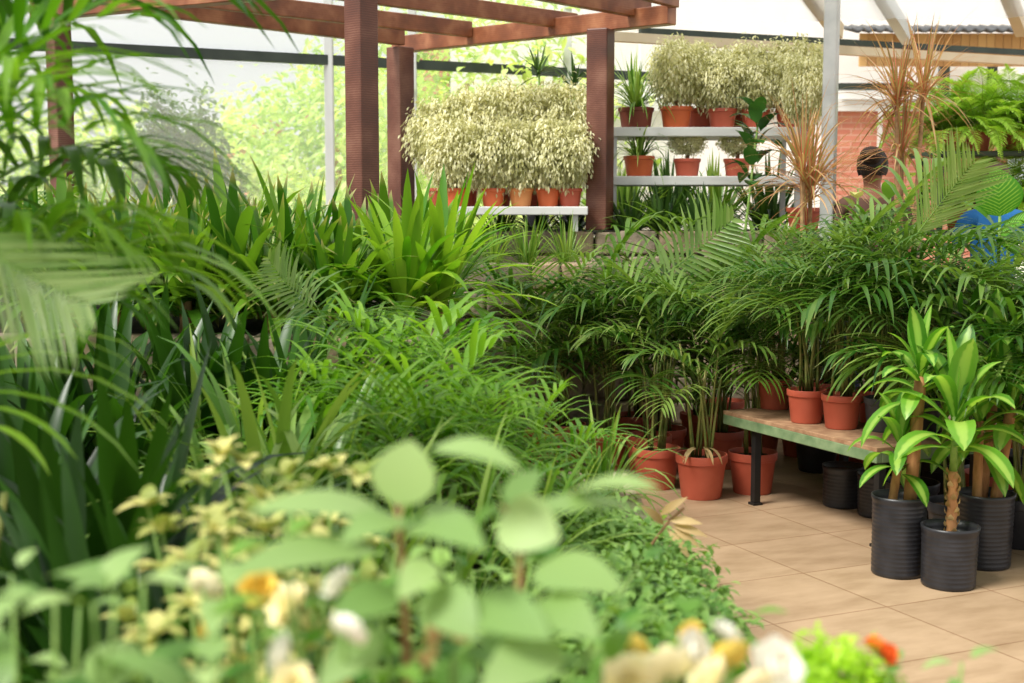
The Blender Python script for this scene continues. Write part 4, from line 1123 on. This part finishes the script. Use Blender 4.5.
# drooping grey-green frond and other palms of the bed
def frond_palm(label, u, Y, z, specs, fr=palm_fr, seed=0, group=None):
    """specs: azimuth, variant, length, height of the frond base"""
    p = at(u, 400, Y); t = thing('bed_palm', label, 'palm', (p.x, Y, z), 0, group)
    for k, (az, idx, s, zz) in enumerate(specs):
        link('cane', CANES[k % 4], t, (.03*math.cos(k*2), .03*math.sin(k*2), 0), (0, 0, k), (1.3, 1.3, zz))
        link('frond', fr[idx], t, (.03*math.cos(k*2), .03*math.sin(k*2), zz), (0, 0, az), s)
    return t
t = frond_palm('palm with one grey-green frond drooping in front of the broad strap leaves', 325, 4.8, BZ, [(2.3, 3, .5, .5), (5.2, 4, .5, .45), (.6, 4, .45, .45)], seed=1)
fan(t, fan_mesh2, at(322, 318, 4.78), at(258, 262, 4.7), (-.5, -.6, .8), 1.05)
frond_palm('tall backlit palm filling the upper corner in front of the corner pergola post', -105, 2.5, BZ, [(.1, 2, .62, 1.0), (-.5, 3, .6, .95), (.7, 3, .6, .95), (.4, 1, .66, 1.05), (-.2, 4, .6, .95), (1.6, 2, .6, .9), (-1.2, 3, .6, .85), (.25, 5, .6, .8), (.9, 4, .55, .75), (-.05, 3, .55, .7), (-.9, 5, .55, .6), (.3, 4, .5, .7)], palm_young)
frond_palm('second backlit palm whose arching tips hang before the grey-green evergreen', -60, 3.0, BZ, [(.0, 2, .85, 1.0), (.25, 1, .8, 1.0), (-.4, 3, .7, .8), (.6, 3, .7, .8)], palm_fr2)
t = frond_palm('palm with blurred grey-green fronds slanting down above the dark recess', -60, 2.3, BZ, [(2.6, 3, .4, .5)], palm_fr)
fan(t, fan_mesh, at(-60, 225, 2.2), at(112, 330, 2.15), (.5, -1, .6), .9)
# ground cover that spills over the bed edge
def cover(label, u, v, Y, r, seed, n=1500, mat='cover', name='ground_cover', leaf=.032, z=None, flat=.55):
    p = at(u, v, Y); t = thing(name, label, 'plant', (p.x, Y, z if z is not None else BZ), 0, 'ground cover along the bed edge' if name == 'ground_cover' else None)
    zc = max(.05, p.z - t.location.z - r*flat*.8)
    me = fuzzy_crown(mat, n, (r, r, r*flat), leaf, leaf*.55, seed, .6, hang=False, clumps=40, cl=.3)
    link('foliage', me, t, (0, 0, zc))
    m = MB()
    for k in range(6):
        a = k*1.05; m.tube([(.02*math.cos(a), .02*math.sin(a), 0), (.5*r*math.cos(a), .5*r*math.sin(a), zc*.7), (.85*r*math.cos(a), .85*r*math.sin(a), zc)], [.004, .003, .002], 5)
    m.build('stems', 'stem', t)
for k, (u, v, Y, r, lab) in enumerate([(632, 535, 3.55, .18, 'beside the twig with dry leaves'), (645, 570, 3.25, .18, 'where the tile floor begins'), (672, 606, 2.95, .16, 'just behind the cream and yellow flowers'), (590, 530, 3.7, .2, 'behind the pale leaf of the near plant'), (610, 580, 3.0, .22, 'between the near plant and the bed edge'), (560, 500, 3.95, .2, 'below the terracotta pots'), (620, 622, 2.4, .17, 'low and close to the flowers')]):
    cover('small-leaved ground cover spilling over the bed edge, '+lab, u, v, Y, r, 400+k)
# twig with dry pointed leaves
t = thing('dry_twig', 'thin twig with brownish pointed leaves sticking out over the tile floor', 'plant', at(640, 560, 3.4))
m = MB(); pts = [at(640, 560, 3.4)-t.location, at(670, 520, 3.38)-t.location, at(684, 508, 3.37)-t.location, at(690, 540, 3.36)-t.location]
m.tube([(0, 0, -.12)]+pts[:3], .004, 6); m.build('twig', 'wood_stem', t)
m = MB()
for (u0, v0, u1, v1) in ((660, 515, 688, 497), (668, 520, 703, 524), (672, 525, 708, 537), (672, 528, 700, 548), (668, 530, 690, 560), (664, 525, 640, 505)):
    m.leaf(at(u0, v0, 3.38)-t.location, at(u1, v1, 3.36)-t.location, .022, V((0, -1, .6)), .1, 6, .2, shape='lance')
m.build('dry_leaf', 'dry', t)

# ================================================================ NEAR PLANTS
def branchy(label, u, Y, z, vtop, nst, L, mat, seed, spread=.16, name='broad_leaved_plant', cat='plant', group=None, nodes=5, wr=.58, root=BZ, tilt=(-.1, .75), whorl=0):
    """soft plant with paired broad leaves along several stems"""
    rd = random.Random(seed); p = at(u, 500, Y); t = thing(name, label, cat, (p.x, Y, root), 0, group)
    h = at(u, vtop, Y).z - root
    ms = MB(); ml = MB(); tips = []
    for k in range(nst):
        a = k*2.4+rd.uniform(-.4, .4); hh = h*rd.uniform(.75, 1.02); sp = spread*math.sqrt((k+.5)/nst)
        ex, ey = sp*math.cos(a), sp*math.sin(a)
        pts = [V((ex*f**1.3+.02*math.cos(a), ey*f**1.3+.02*math.sin(a), hh*f)) for f in (0, .25, .5, .75, 1)]
        ms.tube(pts, [.005, .0045, .004, .003, .002], 6)
        for j in range(nodes):
            f = .42+.58*j/(nodes-1); q = pts[min(3, int(f*4))].lerp(pts[min(3, int(f*4))+1], min(1, f*4-min(3, int(f*4))))
            az = j*PI/2+k+rd.uniform(-.3, .3)
            for s in (0, PI):
                e = rd.uniform(*tilt); d = V((math.cos(az+s)*math.cos(e), math.sin(az+s)*math.cos(e), math.sin(e)))
                l_ = L*rd.uniform(.75, 1.15)*(1.05-.3*max(0, f-.8)/.2)
                ml.leaf(q+d*.012, q+d*(l_+.012), l_*wr, V((0, 0, 1)), .1, 7, .15, rd.random(), curl=.15)
        tips.append(pts[-1])
        for j in range(whorl):
            az = j*2*PI/whorl+k; e = rd.uniform(.05, 1.0); d = V((math.cos(az)*math.cos(e), math.sin(az)*math.cos(e), math.sin(e)))
            ml.leaf(pts[-1], pts[-1]+d*L*rd.uniform(.8, 1.1), L*wr, V((0, 0, 1)), .1, 7, .15, rd.random(), curl=.2)
    ms.build('stem', 'stem', t); ml.build('foliage', mat, t)
    return t, tips
# the large near plant in the middle, with its prominent leaves
t, tips = branchy('near soft-focus plant with big pale green leaves, one upright leaf at its top', 405, 1.22, 0, 545, 9, .07, 'broad2', 500, .13)
m = MB(); lo = t.location
def hero(u0, v0, u1, v1, Y0, Y1, wpx, up, arch=.08, fold=.15, shape='ovate', r=.8):
    m.leaf(at(u0, v0, Y0)-lo, at(u1, v1, Y1)-lo, wpx*Y0/F, V(up), arch, 9, fold, r, shape=shape)
hero(396, 506, 412, 440, 1.20, 1.22, 66, (.2, -1, .3), .05, .1, 'broad', .95)
hero(434, 447, 522, 472, 1.22, 1.17, 42, (0, -.35, 1), .10, .1, 'ovate', .7)
hero(385, 513, 246, 512, 1.22, 1.16, 62, (0, -.3, 1), .06, .12, 'ovate', .75)
hero(376, 548, 222, 578, 1.2, 1.08, 62, (0, -.45, 1), .05, .12, 'ovate', .6)
hero(405, 520, 340, 545, 1.2, 1.12, 50, (0, -.6, 1), .1, .1, 'ovate', .5)
hero(425, 518, 482, 524, 1.2, 1.25, 44, (0, -.5, 1), .1, .1, 'ovate', .6)
hero(412, 528, 486, 552, 1.2, 1.1, 60, (0, -.5, 1), .1, .1, 'ovate', .4)
hero(500, 515, 560, 540, 1.22, 1.18, 62, (.1, -1, .35), .06, .12, 'broad', .9)
hero(572, 492, 660, 490, 1.25, 1.18, 44, (0, -.28, 1), .08, .1, 'ovate', .7)
hero(530, 512, 650, 514, 1.2, 1.28, 40, (0, -.3, 1), .08, .1, 'ovate', .5)
hero(535, 568, 626, 592, 1.18, 1.12, 66, (0, -.6, 1), .06, .1, 'ovate', .5)
hero(505, 505, 540, 470, 1.25, 1.3, 30, (0, -1, .6), .08, .1, 'ovate', .35)
hero(430, 590, 478, 640, 1.15, 1.1, 60, (0, -.8, .7), .06, .1, 'ovate', .5)
hero(470, 600, 552, 640, 1.15, 1.08, 64, (0, -.7, .8), .06, .1, 'ovate', .35)
hero(395, 590, 330, 620, 1.16, 1.1, 50, (0, -.8, .7), .06, .1, 'ovate', .3)
hero(380, 630, 318, 690, 1.15, 1.1, 50, (0, -.8, .7), .06, .1, 'ovate', .6)
hero(560, 640, 480, 690, 1.12, 1.08, 66, (0, -.8, .7), .06, .1, 'ovate', .6)
hero(540, 600, 600, 640, 1.15, 1.08, 56, (0, -.8, .7), .06, .1, 'ovate', .4)
hero(430, 560, 400, 600, 1.15, 1.1, 40, (0, -.9, .6), .06, .1, 'ovate', .9)
m.build('top_foliage', 'broad', t)
m = MB()
m.tube([at(408, 690, 1.2)-lo, at(404, 590, 1.2)-lo, at(400, 540, 1.21)-lo, at(398, 505, 1.2)-lo], [.005, .004, .0035, .002], 7)
m.tube([at(500, 690, 1.2)-lo, at(520, 600, 1.22)-lo, at(520, 520, 1.22)-lo, at(500, 505, 1.22)-lo], [.005, .004, .0035, .002], 7)
m.tube([at(520, 530, 1.22)-lo, at(575, 492, 1.25)-lo], [.003, .002], 6)
m.build('top_stem', 'wood_stem', t)
m = MB()
for k in range(14):
    q = at(440+rnd.uniform(-14, 14), 635+rnd.uniform(-28, 28), 1.17)-lo
    m.leaf(q, q+V((rnd.uniform(-.02, .02), -.005, rnd.uniform(-.02, .02))), .012, V((0, -1, 0)), .1, 4, .2)
m.build('dry_bud', 'dry', t)

branchy('soft-focus broad-leaved plant at the very bottom, right of the big pale leaves', 560, 1.35, 0, 575, 11, .07, 'broad2', 510, .17)
branchy('blurred pale green plant at the outer bottom corner, nearest to the viewer', 10, 1.05, 0, 585, 9, .085, 'broad', 511, .16)
branchy('blurred pale green plant in front of the dark recess', 20, 1.3, 0, 500, 5, .05, 'broad', 512, .06)
branchy('low blurred green plant between the corner plant and the flowers', 110, 1.1, 0, 640, 7, .08, 'broad', 513, .12)
branchy('green leafy plant behind the white flowers', 330, 1.75, 0, 560, 12, .055, 'cover', 514, .2)
branchy('green leafy plant below the cream and yellow flowers', 680, 1.5, 0, 640, 9, .06, 'broad2', 515, .12)
branchy('green leafy plant in the middle distance behind the two stems of the big pale leaves', 480, 1.9, 0, 520, 14, .06, 'cover', 516, .22)
branchy('small pale-leaved plant at the bottom edge over the tiles', 940, 1.6, 0, 668, 6, .05, 'broad', 517, .06)
for k, (u, Y, h, lab) in enumerate([(215, 1.7, 545, 'left of the white flowers'), (305, 1.95, 462, 'rising behind the long pale leaf'), (228, 1.85, 497, 'at the rim of the dark recess'), (290, 1.65, 520, 'above the white flowers')]):
    branchy('yellow-leaved shrub in the planting bed, '+lab, u, Y, 0, h, 11, .048, 'yellowleaf', 520+k, .11, 'yellow_leaved_shrub', 'shrub', 'yellow-leaved shrubs in the planting bed', 3, .5, whorl=6)

blooms = {c: [bloom_mesh(c, 1.0, 600+i) for i in range(2)] for c in ('petal_white', 'petal_cream', 'petal_yellow', 'petal_orange')}
def flower_plant(label, u, Y, root, heads, seed, h):
    p = at(u, 600, Y); t = thing('flowering_plant', label, 'flowers', (p.x, Y, root))
    rd = random.Random(seed)
    mm = MB(); ml = MB(); lo_ = t.location
    for k, (uu_, vv_, YY, dpx, c) in enumerate(heads):
        q = at(uu_, vv_, YY)-lo_; r = dpx*YY/F/2
        mm.tube([(0, 0, 0), (q.x*.5, q.y*.5, q.z*.6), q-V((0, 0, r*.3))], [.004, .003, .002], 6)
        o = link('bloom', blooms[c][k % 2], t, q-V((0, 0, r*.25)), (rd.uniform(.8, 1.15), rd.uniform(-.2, .2), rd.uniform(0, 6)), r*1.25)
        o['label'] = {'petal_white': 'white bloom', 'petal_cream': 'cream bloom', 'petal_yellow': 'yellow bloom', 'petal_orange': 'orange bloom'}[c]
        for j in range(5):
            a = j*1.3+k; f = rd.uniform(.5, .92); b0 = V((q.x*f, q.y*f, q.z*f)); d = V((math.cos(a), math.sin(a), rd.uniform(-.1, .6)))*rd.uniform(.04, .06)
            ml.leaf(b0, b0+d, .03, V((0, 0, 1)), .1, 6, .2, rd.random())
    mm.build('stem', 'stem', t); ml.build('foliage', 'broad2', t)
flower_plant('flowering plant with white blooms low in the planting bed, left of the near big-leaved plant', 312, 1.42, BZ, [(340, 583, 1.25, 40, 'petal_white'), (346, 629, 1.1, 40, 'petal_white'), (285, 650, 1.12, 42, 'petal_white'), (292, 680, 1.1, 40, 'petal_cream'), (345, 684, 1.36, 24, 'petal_yellow')], 1, .4)
flower_plant('flowering plant with yellow blooms among the yellow-leaved shrubs', 240, 1.5, BZ, [(258, 583, 1.4, 36, 'petal_yellow'), (292, 602, 1.32, 46, 'petal_cream'), (203, 584, 1.5, 36, 'petal_cream'), (216, 622, 1.35, 36, 'petal_yellow'), (278, 596, 1.46, 30, 'petal_cream')], 2, .4)
flower_plant('flowering plant crowded with cream, white and yellow blooms at the bed edge above the tiles', 690, 1.25, BZ, [(632, 646, 1.3, 36, 'petal_yellow'), (626, 676, 1.22, 52, 'petal_cream'), (668, 668, 1.22, 56, 'petal_cream'), (690, 648, 1.26, 44, 'petal_white'), (724, 634, 1.3, 36, 'petal_white'), (731, 657, 1.24, 44, 'petal_yellow'), (712, 680, 1.2, 56, 'petal_cream'), (772, 664, 1.22, 60, 'petal_white'), (692, 632, 1.32, 26, 'petal_yellow'), (757, 686, 1.2, 40, 'petal_cream')], 3, .4)
flower_plant('thin stem with an orange bloom over the tiles beside the lime green mound', 890, 1.62, .5, [(876, 646, 1.62, 26, 'petal_orange'), (888, 652, 1.6, 20, 'petal_orange')], 4, .4)
cover('rounded lime green mossy mound at the bed edge beside the white bloom', 832, 655, 1.62, .065, 450, 2200, 'moss', 'mossy_mound', .014, None, .8)
cover('second lime green mossy mound low beside the first one, at the bottom edge', 800, 680, 1.55, .05, 451, 1400, 'moss', 'mossy_mound', .014, None, .8)

# ================================================================ VISITORS
def skin_body(name, joints, edges, mat, parent, root=0):
    me = bpy.data.meshes.new(name); me.from_pydata([j[0] for j in joints], edges, [])
    o = link(name, me, parent); me.materials.append(M[mat])
    sm_ = o.modifiers.new('skin', 'SKIN'); sm_.use_smooth_shade = True
    lay = me.skin_vertices[0] if me.skin_vertices else None
    if lay is None:
        bpy.context.view_layer.objects.active = o
        bpy.ops.mesh.customdata_skin_add(); lay = me.skin_vertices[0]
    for i, j in enumerate(joints):
        r = j[1]; lay.data[i].radius = r if isinstance(r, tuple) else (r, r); lay.data[i].use_root = i == root
    ss = o.modifiers.new('sub', 'SUBSURF'); ss.levels = 2; ss.render_levels = 2
    return o
def person(label, loc, rz, height, hairm, topm, legm, skinm, hair='bun'):
    t = thing('person', label, 'person', loc, rz, None, height/1.70)
    J_ = [((0, 0, .95), (.15, .10)), ((0, .01, 1.12), (.125, .09)), ((0, .01, 1.30), (.155, .10)), ((0, .015, 1.42), (.10, .07)), ((0, .005, 1.49), (.052, .052)), ((0, -.005, 1.55), (.055, .06)),
          ((.17, .01, 1.40), .052), ((.23, .03, 1.13), .040), ((.24, -.06, .90), .028), ((-.17, .01, 1.40), .052), ((-.23, .03, 1.13), .040), ((-.24, -.06, .90), .028),
          ((.09, 0, .90), (.088, .09)), ((.10, -.01, .49), .056), ((.10, .02, .09), .038), ((.11, -.11, .035), .034), ((-.09, 0, .90), (.088, .09)), ((-.10, -.01, .49), .056), ((-.10, .02, .09), .038), ((-.11, -.11, .035), .034),
          ((0, -.005, 1.62), (.078, .09)), ((0, .0, 1.68), (.062, .075))]
    E_ = [(0, 1), (1, 2), (2, 3), (3, 4), (4, 5), (5, 20), (20, 21), (3, 6), (6, 7), (7, 8), (3, 9), (9, 10), (10, 11), (0, 12), (12, 13), (13, 14), (14, 15), (0, 16), (16, 17), (17, 18), (18, 19)]
    for s, wr in ((1, 8), (-1, 11)):
        w = V(J_[wr][0]); palm = w + V((0, -.02, -.06)); J_.append((tuple(palm), (.034, .018))); pi = len(J_)-1; E_.append((wr, pi))
        for f, (dy, l) in enumerate(((-.03, .075), (-.011, .085), (.009, .08), (.027, .062))):
            a = len(J_); J_.append((tuple(palm+V((0, dy, -.035))), .0095)); J_.append((tuple(palm+V((-.006*s, dy*1.1, -.035-l*.55))), .0085)); J_.append((tuple(palm+V((-.022*s, dy*1.1, -.035-l))), .0075))
            E_ += [(pi, a), (a, a+1), (a+1, a+2)]
        a = len(J_); J_.append((tuple(palm+V((-.004*s, -.045, -.005))), .0105)); J_.append((tuple(palm+V((-.012*s, -.062, -.045))), .009)); E_ += [(pi, a), (a, a+1)]
    skin_body('body', J_, E_, skinm, t)
    skin_body('top', [((0, .005, .93), (.165, .118)), ((0, .01, 1.12), (.142, .105)), ((0, .01, 1.30), (.172, .115)), ((0, .015, 1.41), (.12, .085)), ((.175, .01, 1.40), .066), ((.215, .025, 1.22), .058), ((-.175, .01, 1.40), .066), ((-.215, .025, 1.22), .058)],
              [(0, 1), (1, 2), (2, 3), (3, 4), (4, 5), (3, 6), (6, 7)], topm, t)
    skin_body('trousers', [((0, 0, .97), (.16, .11)), ((.09, 0, .88), (.10, .10)), ((.10, -.01, .49), .07), ((.10, .02, .10), .056), ((-.09, 0, .88), (.10, .10)), ((-.10, -.01, .49), .07), ((-.10, .02, .10), .056)],
              [(0, 1), (1, 2), (2, 3), (0, 4), (4, 5), (5, 6)], legm, t)
    # face: nose, lips, eyes, ears on the skinned head
    m = MB()
    m.tube([(0, -.088, 1.645), (0, -.112, 1.612), (0, -.09, 1.603)], [.008, .013, .008], 8); m.build('nose', skinm, t)
    m = MB(); m.tube([(-.024, -.080, 1.578), (0, -.09, 1.577), (.024, -.080, 1.578)], [.003, .0075, .003], 8); m.build('mouth', 'lip', t)
    for s in (-1, 1):
        m = MB(); m.lathe([(.001, -.010), (.008, -.007), (.0105, 0), (.008, .007), (.001, .010)], 12, c=(s*.031, -.078, 1.643)); e = m.build('eye', 'eye', t)
        m = MB(); m.lathe([(.001, -.005), (.0048, -.002), (.0048, .002), (.001, .005)], 10, c=(s*.031, -.0865, 1.643)); m.build('iris', 'hair', e)
        m = MB(); m.lathe([(.001, -.03), (.012, -.02), (.014, .008), (.011, .026), (.001, .032)], 10, c=(s*.079, .005, 1.625)); m.build('ear', skinm, t)
    # hair: a cap of strands round the skull, open at the face
    m = MB(); n = 40; rows_ = 12; prev = None
    for j in range(rows_+1):
        th = PI*.5*j/rows_*1.35; ring = []
        for k in range(n):
            a = 2*PI*k/n
            front = max(0, -math.sin(a))**2
            tt = min(th, (1.35*PI*.5)*(1-.52*front))
            rr = 1+.035*math.sin(9*a+j)+.02*math.sin(17*a)
            ring.append(m.vert((.092*math.sin(tt)*math.cos(a)*rr, .012+.108*math.sin(tt)*math.sin(a)*rr, 1.642+.112*math.cos(tt)*rr)))
        if prev:
            for k in range(n): m.face([prev[k], prev[(k+1) % n], ring[(k+1) % n], ring[k]])
        prev = ring
    h = m.build('hair', hairm, t)
    if hair == 'bun':
        m = MB(); m.lathe([(.004, -.055), (.04, -.046), (.066, -.014), (.066, .018), (.042, .046), (.004, .056)], 18, c=(0, .105, 1.70)); m.build('bun', hairm, h)
    else:
        m = MB()
        for k in range(26):
            a = R(10)+k/25*R(160); x, y = .088*math.cos(a), .012+.10*math.sin(a)
            m.strap((x, y, 1.66), V((math.cos(a)*.25, math.sin(a)*.25, -1)), .30, .04, .2, 5, prof=lambda t: 1-.4*t, r=rnd.random())
        m.build('long_hair', hairm, h)
    return t
q = at(873, 150, 8.5)
person('person with dark gathered hair seen from behind, between brick wall and red-edged dracaena', (q.x, q.y, 0), R(160), 1.76, 'hair', 'brown_cloth', 'denim', 'skin_tan')
q = at(996, 190, 8.3)
person('person with brown hair in a blue top, half hidden by the big patterned leaf', (q.x, q.y, 0), R(-10), 1.66, 'brown_hair', 'blue_cloth', 'denim', 'skin', 'long')

# pots that would touch their neighbours stand a little apart
for nm, dx, dy in (('areca_palm.007', -.11, .16), ('areca_palm.014', .03, -.02), ('areca_palm.030', -.2, .3), ('large_areca_palm.001', -.03, -.05), ('black_pot.001', -.06, .13),
                   ('areca_palm.027', .14, -.04), ('broad_leaved_plant.001', 0, -.2), ('areca_palm.029', 0, .14), ('broad_leaved_plant.002', .12, .22)):
    o = bpy.data.objects[nm]; o.location.x += dx; o.location.y += dy

# ================================================================ LIGHT
w = bpy.data.worlds.new('daylight'); sc.world = w; w.use_nodes = True
nt = w.node_tree; nt.nodes.clear()
bg = nt.nodes.new('ShaderNodeBackground'); bg.inputs[0].default_value = (.97, .985, 1.0, 1); bg.inputs[1].default_value = .72
wo = nt.nodes.new('ShaderNodeOutputWorld'); nt.links.new(bg.outputs[0], wo.inputs[0])
sd = bpy.data.lights.new('sun', 'SUN'); sd.energy = 4.0; sd.angle = R(20); sd.color = (1, .97, .91)
so = bpy.data.objects.new('sun', sd); COL.objects.link(so)
sun_from = V((-.62, -.42, 1.0)); so.rotation_euler = sun_from.to_track_quat('Z', 'Y').to_euler()

sc.view_settings.view_transform = 'Standard'
sc.view_settings.look = 'None'
sc.view_settings.exposure = .5
sc.view_settings.gamma = 1
sc.view_settings.use_curve_mapping = False
sc.cycles.max_bounces = 8
sc.cycles.transparent_max_bounces = 12
sc.cycles.use_denoising = True
